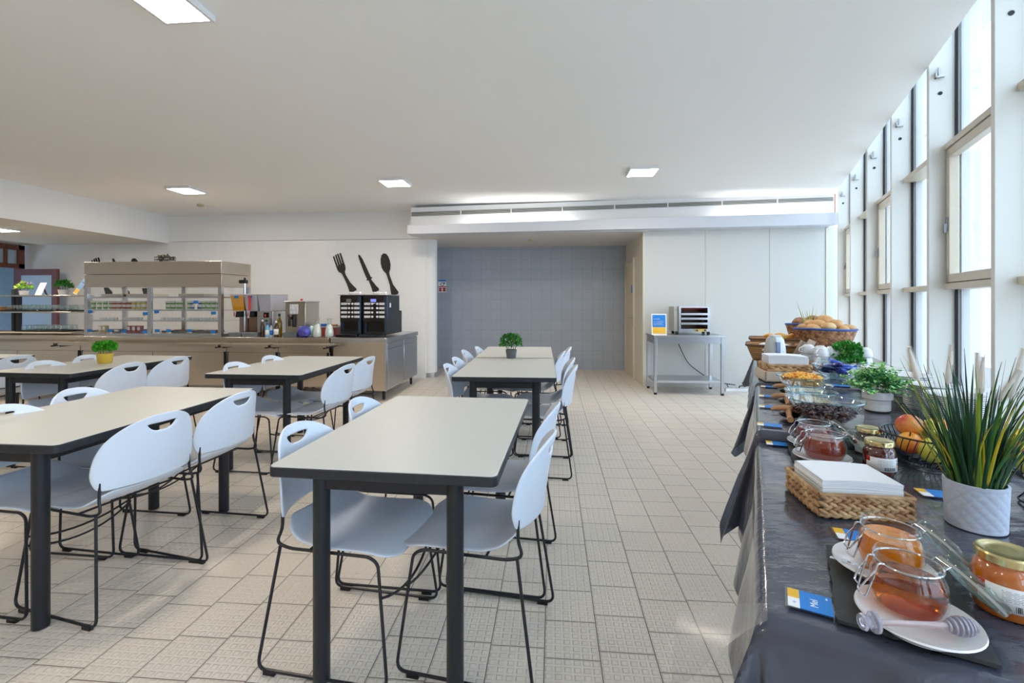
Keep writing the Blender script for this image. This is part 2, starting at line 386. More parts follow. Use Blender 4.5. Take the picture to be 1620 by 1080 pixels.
# beam with a cove, and the ventilation strip above it
def slope(px0, py0, px1, py1, Y): return [(XY(px0, Y), Zh(px0, py0, Y)), (XY(px1, Y), Zh(px1, py1, Y))]
def band(mb, Y0, Y1, bot, top, mi=0):
    (xa, za), (xb, zb) = bot; (_, zc_), (_, zd) = top
    mb.add([(xa, Y0, za), (xb, Y0, zb), (xb, Y1, zb), (xa, Y1, za), (xa, Y0, zc_), (xb, Y0, zd), (xb, Y1, zd), (xa, Y1, zc_)], [(0, 3, 2, 1), (4, 5, 6, 7), (0, 1, 5, 4), (2, 3, 7, 6), (1, 2, 6, 5), (0, 4, 7, 3)], mi)
YC = 7.14; YD = 7.33
bb = slope(644, 370, 1326, 355, YC); bt = slope(644, 356, 1326, 335.5, YC)
m1 = MB(); band(m1, YC, YC + .03, bb, bt); band(m1, YC + .03, YP + .04, bb, [(bb[0][0], bb[0][1] + .03), (bb[1][0], bb[1][1] + .03)])
struct(m1.build('beam', beam_m, bevel=.003))
dt = slope(650, 328.5, 1320, 303.5, YD); db = [(dt[0][0], bb[0][1] + .03), (dt[1][0], bb[1][1] + .03)]
gt = slope(651, 335.5, 1319, 311.5, YD - .01); gb_ = slope(651, 342, 1319, 317.5, YD - .01)
struct(bx(dt[1][0] + .002, dt[1][0] + .03, YD + .02, YD + .06, db[1][1], dt[1][1] + .02).build('trim_31', P('brown_strip', (150, 92, 60), .5)))
m1 = MB(); band(m1, YD, YD + .5, db, dt); duct = struct(m1.build('trim_3', plaster))
vent = thing('ventilation_grille', 'long narrow slatted ventilation grille above the cove beam', 'grille', (0, 0, 0))
m1 = MB(); band(m1, YD - .004, YD + .01, gb_, gt); m1.build('grille_back', P('grille_dark', (58, 58, 56), .7), vent)
m1 = MB()
for k in range(5):
    f0 = .06 + k * .21; f1 = f0 + .09
    lerp = lambda q, f: [(q[0][0][0], q[0][0][1] + (q[1][0][1] - q[0][0][1]) * f), (q[0][1][0], q[0][1][1] + (q[1][1][1] - q[0][1][1]) * f)]
    band(m1, YD - .016, YD - .002, lerp((gb_, gt), f0), lerp((gb_, gt), f1))
m1.build('slats', P('grille_slat', (176, 176, 172), .4, .3), vent)
for k in range(1, 8):
    m1 = MB(); x = gt[0][0] + (gt[1][0] - gt[0][0]) * k / 8; z0 = gb_[0][1] + (gb_[1][1] - gb_[0][1]) * k / 8; z1 = gt[0][1] + (gt[1][1] - gt[0][1]) * k / 8
    m1.box(x - .008, x + .008, YD - .019, YD, z0 - .004, z1 + .004); m1.build('joint_strip', plaster, vent)
for i, (a, b) in enumerate(((735, 905), (1135, 1310))):
    xa, xb = XY(a, 7.25), XY(b, 7.25); f = ((xa + xb) / 2 - bb[0][0]) / (bb[1][0] - bb[0][0]); z = bb[0][1] + (bb[1][1] - bb[0][1]) * f + .055
    t = thing('cove_lamp', ['fluorescent tube hidden in the beam cove left of centre', 'fluorescent tube hidden in the beam cove near the windows'][i], 'lamp', ((xa + xb) / 2, 7.25, z), 0, 'tubes in the beam cove')
    hw = (xb - xa) / 2
    MB().tube([(-hw, 0, .03), (hw, 0, .03)], .013, 10).build('tube', glow('cove_glow', (1, .99, .97), COVE), t); bx(-hw - .02, hw + .02, -.025, .025, -.02, .014).build('batten', plaster, t)
# smoke detectors
sd = tag(MB().lathe([(.055, 0), (.055, -.012), (.03, -.03), (0, -.03)], 20).build('smoke_detector', P('yellowed_plastic', (196, 184, 150), .5)), 'round yellowish smoke detector on the alcove ceiling', 'detector'); sd.location = (*G(840, 379, 2.385)[:2], 2.386)
p = G(317, 323, 2.86); t = thing('smoke_detector', 'small beige smoke detector with a cable on the sloping ceiling', 'detector', (p[0], p[1], ceil_z(*p)))
MB().lathe([(.05, 0), (.05, -.02), (.03, -.035), (0, -.035)], 20).build('body', P('yellowed_plastic', (196, 184, 150), .5), t); q = G(383, 339, 2.86); MB().tube([(0, 0, -.006), (q[0] - p[0], q[1] - p[1] - .0, -.006)], .006, 6).build('cable', plaster, t)

# ceiling lights
def ceiling_light(px, py, size, label, h=None, rot=0.0, lx=None):
    z0 = h or 2.87
    p = G(px, py, z0 - .03)
    z0 = h or ceil_z(*p)
    p = G(px, py, z0 - .03)
    z0 = h or ceil_z(*p)
    t = thing('ceiling_light', label, 'lamp', (p[0], p[1], z0), rot, 'square ceiling lights')
    s = size / 2; l = (lx or size) / 2; f = MB()
    for x0, x1, y0, y1 in ((-s - .018, -s, -l - .018, l + .018), (s, s + .018, -l - .018, l + .018), (-s, s, -l - .018, -l), (-s, s, l, l + .018)): f.box(x0, x1, y0, y1, -.035, 0)
    f.build('frame', P('light_frame', (226, 226, 228), .4), t); bx(-s, s, -l, l, -.032, -.02).build('diffuser', glow('lamp_glow', (1, .88, .74), LAMP), t)
ceiling_light(262, 6, .255, 'large square ceiling light nearest the camera, upper left', lx=.30)
ceiling_light(295, 302, .31, 'square ceiling light above the display case')
ceiling_light(625, 290, .31, 'square ceiling light left of the ventilation strip')
ceiling_light(1016, 273, .31, 'square ceiling light nearest the windows')
ceiling_light(-3, 363.5, .31, 'square light on the lowered ceiling at the left edge', h=2.36)

struct(bx(XL - .1, B(tl(YB, GL), GL)[0] + .1, YB - .1, YB, 0, 3.1).build('wall_front', P('warm_front_wall', (224, 212, 196), .7)))
fill_lights_behind = ((-4.6, -.6, 'added square fill light, unseen behind the camera on the left'), (-2.3, -1.2, 'added square fill light, unseen behind the camera'))  # unseen lights added behind the camera to brighten the room
for x_, y_, l_ in fill_lights_behind:
    t = bpy.data.objects['ceiling_light']; dup(t, (x_, y_, ceil_z(x_, y_)), 0, l_)
# window wall: deep fins, rails, sashes and panes
S0, ST_, FT, SP = 1.04, 1.12, .042, .983
fin_t = [3.01 * S0 + SP * k for k in range(-7, 6)]
hfin = 3.3
R = Matrix.Rotation(-WA, 4, 'Z'); struct(bx(S0 - .4, GL + .3, -4.6, 9.2, hfin, hfin + .05, mat=R).build('roof', plaster)); struct(bx(S0 - .03, S0 - .012, -4.6, 8.2, 2.893, hfin, mat=R).build('trim_30', plaster))
for k, t0 in enumerate(fin_t):
    x, y = B(t0, 0); f = MB(); R = Matrix.Translation((x, y, 0)) @ Matrix.Rotation(-WA, 4, 'Z')
    f.box(S0, GL + .12, 0, FT, 0, hfin, mat=R); o = f.build('trim_fin', fin_m, bevel=.003); struct(o)
    o.name = 'trim_%d' % (k + 4)
    if 7 <= k <= 12:
        br = thing('ceiling_bracket', ['steel ceiling bracket on the window fin nearest the camera', 'steel ceiling bracket on the second window fin from the camera', 'steel ceiling bracket on the third window fin from the camera', 'steel ceiling bracket on the fourth window fin from the camera', 'steel ceiling bracket on the fifth window fin from the camera', 'steel ceiling bracket on the window fin beside the panelled wall'][k - 7], 'bracket', (x, y, ceil_z(*B(t0, S0))), -WA, 'brackets on the window fins')
        m1 = MB(); m1.box(S0 + .03, S0 + .08, -.03, 0, -.09, -.082); m1.box(S0 + .03, S0 + .036, -.03, 0, -.09, -.05); m1.tube([(S0 + .05, -.012, -.085), (S0 + .05, -.012, -.02)], .006, 6); m1.build('hook_plate', steel2, br)
        m1 = MB(); m1.tube([(S0 + .06, -.004, -.19), (S0 + .06, .003, -.19)], .012, 12); m1.build('bolt_hole', black, br)
for k in range(len(fin_t) - 1):
    x, y = B(fin_t[k] + FT, 0); L_ = SP - FT; w = bpy.data.objects.new('window_%d' % (k + 1), None); COL.objects.link(w); w.location = (x, y, 0); w.rotation_euler = (0, 0, -WA); struct(w)
    opening = (k % 2 == 1)
    r = MB()
    r.box(ST_, GL + .06, 0, L_, 1.385, 1.425); r.box(ST_, GL + .06, 0, L_, 2.315, 2.355); r.box(ST_ + .02, GL + .06, 0, L_, .05, .12)
    r.box(GL - .02, GL + .06, 0, .035, 0, hfin); r.build('rail', frame_m, w, bevel=.003)
    g = MB(); g.box(GL - .012, GL + .0, L_ - .02, L_, 0, hfin); g.build('gasket', gasket, w)
    m1 = MB(); m1.box(GL + .01, GL + .05, L_ - .045, L_ - .02, 0, hfin); m1.build('mullion', P('pale_mullion', (206, 210, 214), .4), w)
    m1 = MB(); m1.box(GL, GL + .008, .02, L_ - .02, 0, hfin); m1.build('glass_pane', pane, w)
    if opening:
        s_ = MB(); a0, a1, z0, z1 = .03, L_ - .02, 1.43, 2.31
        for u0, u1, v0, v1 in ((a0, a0 + .05, z0, z1), (a1 - .05, a1, z0, z1), (a0, a1, z0, z0 + .055), (a0, a1, z1 - .055, z1)): s_.box(GL - .06, GL - .008, u0, u1, v0, v1)
        sh = s_.build('sash', frame_m, w, bevel=.004)
        g = MB()
        for u0, u1, v0, v1 in ((a1 + .001, a1 + .012, z0, z1), (a0, a1, z1 + .001, z1 + .006), (a0, a1, z0 - .005, z0 - .001)): g.box(GL - .05, GL - .02, u0, u1, v0, v1)
        g.build('sash_gasket', gasket, w)
        hm = MB(); hm.box(GL - .068, GL - .06, a1 - .034, a1 - .018, 1.78, 1.86); hm.box(GL - .08, GL - .068, a1 - .032, a1 - .02, 1.76, 1.82); hm.build('sash_handle', P('handle_grey', (120, 122, 126), .3, .8), sh)
x0w, y0w = B(-3.4, GL + .1); 
# outside: added low terrace, a parapet, hazy blocks far off
m1 = MB(); R = Matrix.Rotation(-WA, 4, 'Z'); m1.box(GL + .1, 400, -200, 400, -6.1, -6.0, mat=R); struct(m1.build('ground', P('pale_ground', (226, 228, 226), .9, var=.2, vscale=.05)))
struct(bx(GL + .12, GL + 1.6, -6, 30, -.3, -.05, mat=R).build('added_terrace', P('bounce_paving', (222, 222, 218), .8, var=.06, vscale=3)))  # pale slab added to bounce sky light up onto the ceiling
pr = MB(); pr.box(GL + 1.5, GL + 1.62, -6, 30, -.3, .45, mat=R); struct(pr.build('parapet_wall', P('pale_concrete', (196, 198, 198), .8, var=.1, vscale=2)))
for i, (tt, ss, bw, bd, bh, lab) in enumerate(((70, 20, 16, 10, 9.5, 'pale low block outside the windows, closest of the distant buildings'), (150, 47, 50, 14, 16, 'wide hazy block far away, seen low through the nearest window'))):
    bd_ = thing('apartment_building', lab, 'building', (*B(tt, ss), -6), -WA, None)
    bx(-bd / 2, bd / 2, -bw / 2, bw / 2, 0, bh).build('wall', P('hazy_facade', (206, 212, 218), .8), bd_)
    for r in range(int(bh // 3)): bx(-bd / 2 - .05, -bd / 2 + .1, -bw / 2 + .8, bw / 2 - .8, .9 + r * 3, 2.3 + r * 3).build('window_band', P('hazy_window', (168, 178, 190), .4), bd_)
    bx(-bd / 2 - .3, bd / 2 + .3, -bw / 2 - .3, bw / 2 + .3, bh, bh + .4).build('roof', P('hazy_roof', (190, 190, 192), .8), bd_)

# left wall: wooden framed glazing and an open door
lw = MB(); lw.box(XL - .1, XL, YB, 4.6, 0, 2.4); lw.box(XL - .1, XL, 4.6, YW + .1, 2.35, 2.5); struct(lw.build('wall_left', plaster))
struct(bx(XL - 1.9, XL - 1.8, 3, YW + .6, 0, 2.6).build('wall_corridor', P('corridor_paint', (120, 140, 152), .7)))
struct(bx(XL - 1.9, XL, 3.9, 4.0, 0, 2.6).build('wall_corridor_near', P('corridor_paint', (120, 140, 152), .7))); struct(bx(XL - 1.9, XL, 3.9, YW + .2, 2.5, 2.6).build('ceiling_corridor', plaster))
struct(bx(XL - 1.9, XL, YW + .1, YW + .2, 0, 2.6).build('wall_corridor_end', P('corridor_paint', (120, 140, 152), .7)))
w = bpy.data.objects.new('window_left', None); COL.objects.link(w); w.location = (XL, 0, 0); struct(w); w.name = 'window_20'
m1 = MB()
m1.box(-.06, .04, YW - .16, YW - .06, 0, 2.34); m1.box(-.06, .04, 4.6, YW - .06, 2.25, 2.34); m1.box(-.06, .04, 4.6, YW - .06, 1.92, 2.0); m1.box(-.06, .04, 6.5, 6.58, 0, 2.3); m1.box(-.06, .04, 7.5, 7.54, 1.96, 2.3)
m1.build('frame', redwood, w, bevel=.004); bx(-.01, -.004, 4.6, YW - .1, 1.98, 2.26).build('glass_pane', P('frosted_glass', (206, 222, 232), .35, trans=.5), w); bx(-.01, -.004, 4.6, 6.52, 0, 1.95).build('glass_pane', P('frosted_glass', (206, 222, 232), .35), w)
xa, xb = XY(25, 7.6), XY(92, 7.6); dz = Zh(60, 425.5, 7.6)
d = thing('door_2', 'open red-brown wooden door with a frosted blue pane', 'door', (xa, 7.6, 0)); struct(d); dw = xb - xa
m1 = MB(); m1.box(0, .11, -.02, .02, 0, dz); m1.box(dw - .11, dw, -.02, .02, 0, dz); m1.box(.1, dw - .1, -.02, .02, dz - .11, dz); m1.box(.1, dw - .1, -.02, .02, 0, .2); m1.build('door_frame', P('purple_brown_door', (120, 92, 104), .4), d, bevel=.003)
bx(dw - .002, dw + .004, -.022, .022, 0, dz).build('door_edge', redwood, d)
bx(.1, dw - .1, -.005, .005, .18, dz - .1).build('door_pane', P('frosted_blue', (176, 206, 236), .25), d)

# black cut-out cutlery stuck on the white wall
fork = [(-.0, 0), (.05, .0), (.057, .03), (.05, .06), (.03, .15), (.026, .3), (.03, .345), (.058, .385), (.068, .43), (.064, .64), (.046, .64), (.043, .47), (.034, .47), (.03, .64), (.012, .64), (.009, .47), (-.001, .47)]
fork_full = [(x, z) for x, z in fork if x >= 0][1:]
fk = [(.05, 0), (.06, .03), (.048, .07), (.028, .16), (.022, .3), (.028, .345), (.06, .385), (.07, .43), (.07, .64), (.052, .65), (.045, .48), (.032, .48), (.027, .65), (.009, .655), (.006, .48), (-.006, .48), (-.009, .655), (-.027, .65), (-.032, .48), (-.045, .48), (-.052, .65), (-.07, .64), (-.07, .43), (-.06, .385), (-.028, .345), (-.022, .3), (-.028, .16), (-.048, .07), (-.06, .03), (-.05, 0)]
kn = [(.045, 0), (.058, .035), (.044, .085), (.024, .2), (.022, .23), (.05, .235), (.05, .25), (.034, .262), (.036, .285), (.036, .5), (.03, .6), (.016, .67), (0, .685), (-.014, .66), (-.024, .56), (-.03, .4), (-.036, .285), (-.03, .262), (-.05, .25), (-.05, .235), (-.022, .23), (-.024, .2), (-.044, .085), (-.058, .035), (-.045, 0)]
sp_ = [(.045, 0), (.062, .03), (.05, .08), (.026, .17), (.021, .33), (.026, .375), (.055, .42), (.075, .48), (.078, .55), (.066, .62), (.04, .675), (0, .695), (-.04, .675), (-.066, .62), (-.078, .55), (-.075, .48), (-.055, .42), (-.026, .375), (-.021, .33), (-.026, .17), (-.05, .08), (-.062, .03), (-.045, 0)]
def decal(name, poly, p0, p1, label):
    (xa, za), (xb, zb) = [(XY(px, YW), Zh(px, py, YW)) for px, py in (p0, p1)]
    L_ = hypot(xb - xa, zb - za); a = atan2(xb - xa, zb - za); s = L_ / max(v for u, v in poly)
    def fa(u, v, k):
        u, v = u * s, v * s; return (xa + u * cos(a) + v * sin(a), YW - .012 * (1 - k), za + v * cos(a) - u * sin(a))
    return tag(MB().prism(poly, fa).build(name, P('black_vinyl', (44, 45, 44), .6), recalc=True), label, 'wall decoration', 'giant cutlery cut-outs on the white wall')
def bend(poly, k=.06): return [(u + k * sin(v / .7 * pi * 1.2) * .7, v) for u, v in poly]
decal('fork_cutout', bend(fk, -.035), (560, 461), (532, 402.5), 'giant black fork cut-out on the wall above the left coffee machine')
decal('knife_cutout', bend(kn, -.02), (596, 461), (567, 403), 'giant black knife cut-out on the wall between fork and spoon')
decal('spoon_cutout', bend(sp_, -.03), (626, 466), (606, 401), 'giant black spoon cut-out on the wall above the right coffee machine')
for nm, poly, px, lab in (('fork_cutout', fk, 150, 'black fork cut-out tip showing above the display case'), ('knife_cutout', kn, 178, 'black knife cut-out tip showing above the display case'), ('spoon_cutout', sp_, 210, 'black spoon cut-out tip showing above the display case')):
    decal(nm, bend(poly, -.03), (px + 24, 466), (px, 409), lab)

# poster on the grey tiles
px0 = XY(693.5, YT); px1 = XY(706, YT); z1 = Zh(700, 443, YT); z0 = Zh(700, 462, YT); yy = YT - .006
t = thing('poster', 'small white notice with blue and red bands on the grey tiles', 'poster', ((px0 + px1) / 2, yy, z0)); w_ = (px1 - px0) / 2; hh = z1 - z0
bx(-w_, w_, 0, .005, 0, hh).build('sheet', paper, t); bx(-w_, w_, -.001, 0, hh * .88, hh).build('blue_band', blue_p, t)
m1 = MB(); m1.box(-w_, w_, -.001, 0, hh * .4, hh * .48)
for i in range(2):
    for j in range(2): m1.box(-.07 + i * .08, -.01 + i * .08, -.001, 0, hh * .06 + j * hh * .16, hh * .06 + j * hh * .16 + .03); m1.tube([(-.04 + i * .08, -.001, hh * .15 + j * hh * .15), (-.04 + i * .08, 0, hh * .15 + j * hh * .15)], .016, 10)
m1.build('red_print', P('red_print', (190, 40, 50), .5), t); m1 = MB(); m1.tube([(.035 * cos(a), -.001, hh * .66 + .03 * sin(a)) for a in [i * pi / 8 for i in range(16)]], .006, 6, True); m1.box(.02, .06, -.001, 0, hh * .72, hh * .8); m1.build('hand_symbol', black, t)

# ================================================================== dining tables
HT = .755
def make_table():
    t = thing('dining_table', '', 'table', (0, 0, 0), 0, 'cream topped dining tables')
    W, L_ = .775, 1.19; w, l = W / 2, L_ / 2
    def rr(w, l, r, n=5): return [(sx * (w - r) + r * cos(a), sy * (l - r) + r * sin(a)) for sx, sy, a0 in ((1, 1, 0), (-1, 1, pi / 2), (-1, -1, pi), (1, -1, 3 * pi / 2)) for a in [a0 + pi / 2 * k / n for k in range(n + 1)]]
    MB().prism(rr(w - .003, l - .003, .022), lambda u, v, k: (u, v, HT - .03 + .03 * k)).build('tabletop', lam, t, bevel=.002)
    MB().prism(rr(w, l, .025), lambda u, v, k: (u, v, HT - .036 + .0335 * k)).build('edge_band', edge_m, t, bevel=.004)
    a = MB(); lx, ly = .235, l - .075
    for sy in (-1, 1): a.box(-lx, lx, sy * ly - .015, sy * ly + .015, HT - .092, HT - .036)
    for sx in (-1, 1): a.box(sx * lx - .015, sx * lx + .015, -ly, ly, HT - .092, HT - .036)
    a.build('apron', blackm, t, bevel=.002)
    for sx in (-1, 1):
        for sy in (-1, 1): MB().lathe([(.0275, 0.002), (.0285, .006), (.0285, HT - .036)], 20, (sx * lx, sy * ly, 0)).build('leg', blackm, t)
    return t
def table_at(fl, fr, rot, label, first=[None], L_=1.19):
    a = G(*fl, HT); b = G(*fr, HT); mx, my = (a[0] + b[0]) / 2, (a[1] + b[1]) / 2
    r = radians(rot)  # heading of the table's long axis from +Y towards +X
    loc = (mx - sin(r) * L_ / 2, my - cos(r) * L_ / 2, 0)
    if first[0] is None: first[0] = make_table(); o = first[0]; o.location = loc; o.rotation_euler = (0, 0, -r); o['label'] = label; return o, loc
    return dup(first[0], loc, -r, label), loc
T1, _ = table_at((628, 626.5), (836, 629.5), 2.0, 'bare cream topped dining table closest to the camera, four chairs around it')
T2, _ = table_at((751, 565.7), (876, 565.7), -.9, 'cream topped dining table carrying the small plant in a grey pot')
T3, t3loc = table_at((771, 548.2), (873, 548.2), -1.3, 'cream topped dining table standing against the far end of the potted plant table')
T4, _ = table_at((232, 610.3), (396, 614.3), .3, 'cream topped dining table cut by the left photo edge, front left')
T5, _ = table_at((201, 561), (302, 563.2), 1.5, 'cream topped dining table with a golden pot of green on it')
T6, _ = table_at((458.5, 563), (575, 563.7), -.3, 'bare cream topped dining table in front of the coffee machine counter')
T7, _ = table_at((-46, 559), (62, 560.7), 3, 'cream topped dining table of which one corner shows at the left photo edge')

# ================================================================== chairs
def make_chair():
    t = thing('stacking_chair', '', 'chair', (0, 0, 0), 0, 'white plastic stacking chairs on black wire frames')
    # seat
    def seat(u, v):
        y = -.215 + v * .445; r = .07; d = min(v, 1 - v) * .445
        hw = (.228 - .018 * (1 - v)) - (r - sqrt(max(0, r * r - (r - d) ** 2)) if d < r else 0)
        x = (u * 2 - 1) * hw; q = (u * 2 - 1)
        z = .448 + .012 * q * q - .01 * sin(pi * v)
        if v < .3: z += .06 * ((.3 - v) / .3) ** 2
        if v > .72: z -= .038 * ((v - .72) / .28) ** 2
        return (x, y, z)
    MB().grid(14, 14, seat).build('seat', chair_m, t, solid=-.009, sub=1)
    # backrest with a half-moon hand hold
    h1, h2, hb, ht = .738, .772, .522, .812
    rows = [hb, hb + .006, hb + .018, hb + .04, .585, .62, .66, .69, .715, .729, h1, .742, .747, .755, .764, h2, .785, .797, .806, ht]
    def halfw(h):
        if h < .585: return .206 + .019 * min(1, (h - hb) / .06) - (.022 * (1 - sqrt(max(0, 1 - (1 - min(1, (h - hb) / .02)) ** 2))))
        q = (h - .585) / (ht - .585 + .001); return .225 * (1 - q ** 2.4) ** (1 / 2.2)
    def hole(h):
        if h < h1: return .05 + .02 * min(1, (h1 - h) / .05) - .03 * max(0, 1 - (h1 - h) / .02)
        if h <= h2: return .02 + .046 * sqrt((h - h1) / (h2 - h1))
        return .066 - .0 * (h - h2)
    NO, NM = 5, 6
    cols = NO * 2 + NM
    def back(u, v):
        i = int(round(u * cols)); j = int(round(v * (len(rows) - 1))); h = rows[j]; W = max(.012, halfw(h)); xb = min(hole(h), W * .55)
        if i <= NO: x = -W + (W - xb) * i / NO
        elif i < NO + NM: x = -xb + 2 * xb * (i - NO) / NM
        else: x = xb + (W - xb) * (i - NO - NM) / NO
        k = (h - hb)
        y = -.245 - .10 * k - .25 * k * k + 1.75 * x * x * (.8 + .2 * min(1, k / .2)) - .018
        return (x, y, h)
    jl = rows.index(h1); jh = rows.index(h2)
    MB().grid(cols, len(rows) - 1, back, keep=lambda i, j: not (jl <= j < jh and NO <= i < NO + NM)).build('backrest', chair_m, t, solid=.011, sub=1)
    # black wire sled frame: one bent rod each side
    for s in (-1, 1):
        pts = [(s * .194, -.212, .56), (s * .197, -.212, .485), (s * .203, -.232, .44), (s * .206, -.18, .425), (s * .206, .13, .425), (s * .211, .165, .408), (s * .243, .215, .0125), (s * .246, -.275, .0125), (s * .208, -.212, .43)]
        MB().tube(fillet(pts, .04, 6), .0058, 8).build('side_rod', blackm, t)
        for y in (-.225, .15): bx(s * .2455 - .008, s * .2455 + .008, y - .022, y + .022, 0, .014).build('glide', black, t)
    MB().tube([(.222 * u, .185 + .015 * (1 - u * u), .30 - .05 * (1 - u * u)) for u in [k / 6 - 1 for k in range(13)]], .005, 6).build('stretcher', blackm, t)
    MB().tube([(-.206, -.1, .424), (.206, -.1, .424)], .005, 6).build('crossbar', blackm, t)
    return t
chair0 = None
def chair(px, py, face, label):
    """px, py: where the top of the backrest shows; face: heading the sitter looks to, degrees from +Y towards +X"""
    global chair0
    x, y = G(px, py, .812); a = radians(face); d = .30
    loc = (x + sin(a) * d, y + cos(a) * d, 0)
    if chair0 is None: chair0 = make_chair(); chair0.location = loc; chair0.rotation_euler = (0, 0, -a); chair0['label'] = label; return
    dup(chair0, loc, -a, label)
chair(468, 669, 96, 'white chair closest to the camera on the left side of the front table')
chair(565, 629, 93, 'white chair mostly hidden behind the left side of the front table')
chair(873, 683, -82, 'white chair closest to the camera on the window side of the front table')
chair(881, 637, -84, 'second white chair on the window side of the front table')
for px, py, f, l in ((706, 575, 90, 'white chair at the near left corner of the potted plant table'), (719, 564.5, 91, 'second white chair from the near left corner of the potted plant table'), (733, 553, 89, 'white chair third along the left side of the two joined tables'), (754, 547.7, 90, 'white chair fourth and last along the left side of the two joined tables'),
                 (911, 577, -87, 'white chair at the near window side corner of the potted plant table'), (907, 565.3, -90, 'second white chair on the window side of the potted plant table'), (892, 555, -88, 'white chair third along the window side of the two joined tables'), (902, 548, -90, 'white chair fourth and last along the window side of the two joined tables'),
                 (258, 652, -79, 'large white chair with its back to the aisle, near end of the front left table'), (384, 618.5, -86, 'white chair with its back to the aisle, far end of the front left table'), (118, 613.5, 92, 'white chair whose handle shows over the front left table'), (-4, 641, 94, 'white chair cut by the left photo edge at the front left table'),
                 (209, 572.5, -86, 'white chair on the aisle side of the golden pot table, near end'), (282, 563.3, -86, 'white chair on the aisle side of the golden pot table, far end'), (66, 570, 93, 'white chair left of the golden pot table, partly seen under its top'), (137, 561, 93, 'white chair whose handle shows beside the golden pot'),
                 (368, 572.3, 92, 'white chair left of the coffee counter table, near end'), (425, 562, 92, 'white chair left of the coffee counter table, far end'), (552, 575.3, -84, 'white chair right of the coffee counter table, near end'), (586, 563.2, -84, 'white chair right of the coffee counter table, far end'),
                 (30, 561.5, -84, 'white chair on the aisle side of the table at the left photo edge')):
    chair(px, py, f, l)

# ================================================================== plants
def leafy(mb, n, R, h0, hz, size, mi=1, cluster=1, c=(0, 0)):
    for _ in range(n):
        a = random.uniform(0, 2 * pi); q = random.random() ** .5; e = random.uniform(-.15, 1)
        p = Vector((c[0] + R * q * cos(a) * sqrt(max(.05, 1 - max(0, e) ** 2 * .75)), c[1] + R * q * sin(a) * sqrt(max(.05, 1 - max(0, e) ** 2 * .75)), h0 + hz * e))
        d = Vector((cos(a) * q, sin(a) * q, .35 + e * .8)).normalized()
        for k in range(cluster):
            dd = (d + Vector([random.uniform(-.7, .7) for _ in range(3)])).normalized(); s = size * random.uniform(.7, 1.25)
            sd = dd.cross(Vector((random.uniform(-1, 1), random.uniform(-1, 1), random.uniform(-1, 1)))).normalized() * s * .32; nrm = dd.cross(sd).normalized() * s * .08
            m_ = mi if random.random() < .6 else mi + 1
            mb.add([p, p + dd * s * .5 + sd + nrm, p + dd * s, p + dd * s * .5 - sd + nrm, p + dd * s * .5], [(0, 1, 4), (1, 2, 4), (2, 3, 4), (3, 0, 4)], m_)
leaf_a = P('leaf_green', (62, 138, 44), .5); leaf_b = P('leaf_light_green', (108, 176, 62), .5); leaf_c = P('leaf_dark', (40, 104, 44), .5); leaf_d = P('leaf_mint', (150, 196, 128), .5); stem_m = P('plant_stem', (78, 92, 50), .6); soil = P('potting_soil', (46, 36, 28), .9)
def pot_prof(r0, r1, h, t=.006): return [(0, 0), (r0 * .94, 0), (r0, .004), (r1, h - .002), (r1 - t * .5, h), (r1 - t, h - .003), (r0 - t, .02), (0, .02)]
def potted(name, label, loc, r0, r1, h, pm, n, R, hz, size, la, lb, cluster=3, group=None, rings=None):
    t = thing(name, label, 'plant', loc, 0, group)
    if rings: MB().lathe(rings, 28).build('pot', pm, t)
    else: MB().lathe(pot_prof(r0, r1, h), 28).build('pot', pm, t)
    MB().lathe([(0, h * .7), (r1 - .008, h * .72), (0, h * .85)], 16).build('soil', soil, t)
    m = MB(); leafy(m, n, R, h + hz * .35, hz * .65, size, 0, cluster)
    m.build('foliage', [la, lb], t)
    m = MB()
    for k in range(12):
        a = 2 * pi * k / 12; m.tube([(.4 * r1 * cos(a), .4 * r1 * sin(a), h * .6), (.7 * R * cos(a), .7 * R * sin(a), h + hz * .55)], .0016, 5)
    m.build('stems', stem_m, t); return t
x, y = G(809, 566, HT); potted('potted_plant', 'small bushy green plant in a grey pot on the middle table', (x, y - .02, HT), .044, .056, .085, P('grey_pot', (92, 96, 102), .5), 210, .105, .14, .028, leaf_a, leaf_c)
x, y = G(166, 574, HT); potted('potted_grass', 'bright green tuft in a golden pot on the dining table', (x, y, HT), .052, .062, .09, P('gold_pot', (214, 182, 74), .35, .3), 200, .085, .09, .03, P('grass_bright', (76, 176, 30), .5), P('grass_mid', (54, 140, 28), .5))

# ================================================================== serving counter
HC = .825; YF, YBk = 6.02, 6.95
xs = [-9.55] + [XY(p_, YF) for p_ in (127, 358, 440, 521)]
steel_w = P('warm_brushed_steel', (212, 202, 188), .26, 1, bump=.04, bscale=12, stretch=(60, 1, 1), var=.06, vscale=3)
names = ['at the left photo edge under the tray shelves', 'below the glass display case', 'below the juice dispenser', 'below the water boiler']
for i in range(4):
    t = thing('serving_counter', 'brushed steel counter unit ' + names[i], 'counter', ((xs[i] + xs[i + 1]) / 2, YF, 0), 0, 'steel counter units'); hw = (xs[i + 1] - xs[i]) / 2 - .004
    b = MB(); b.box(-hw, hw, .02, YBk - YF, .16, HC - .05); b.box(-hw, hw, .0, .03, HC - .2, HC - .05); b.build('body', steel_w, t, bevel=.003)
    m = MB(); n = max(1, int(hw * 2 / .9))
    for k in range(n): m.box(-hw + .02 + k * (2 * hw - .02) / n, -hw + (k + 1) * (2 * hw - .02) / n, .008, .02, .17, HC - .21)
    m.build('front_panel', steel_w, t, bevel=.002)
    for sx in (-1, 1):
        for y in (.08, .84): bx(sx * (hw - .05) - .022, sx * (hw - .05) + .022, y - .02, y + .02, 0, .16).build('leg', blackm, t)
    bx(hw - .03, hw + .002, -.006, .004, .14, HC - .2).build('corner_post', black, t)
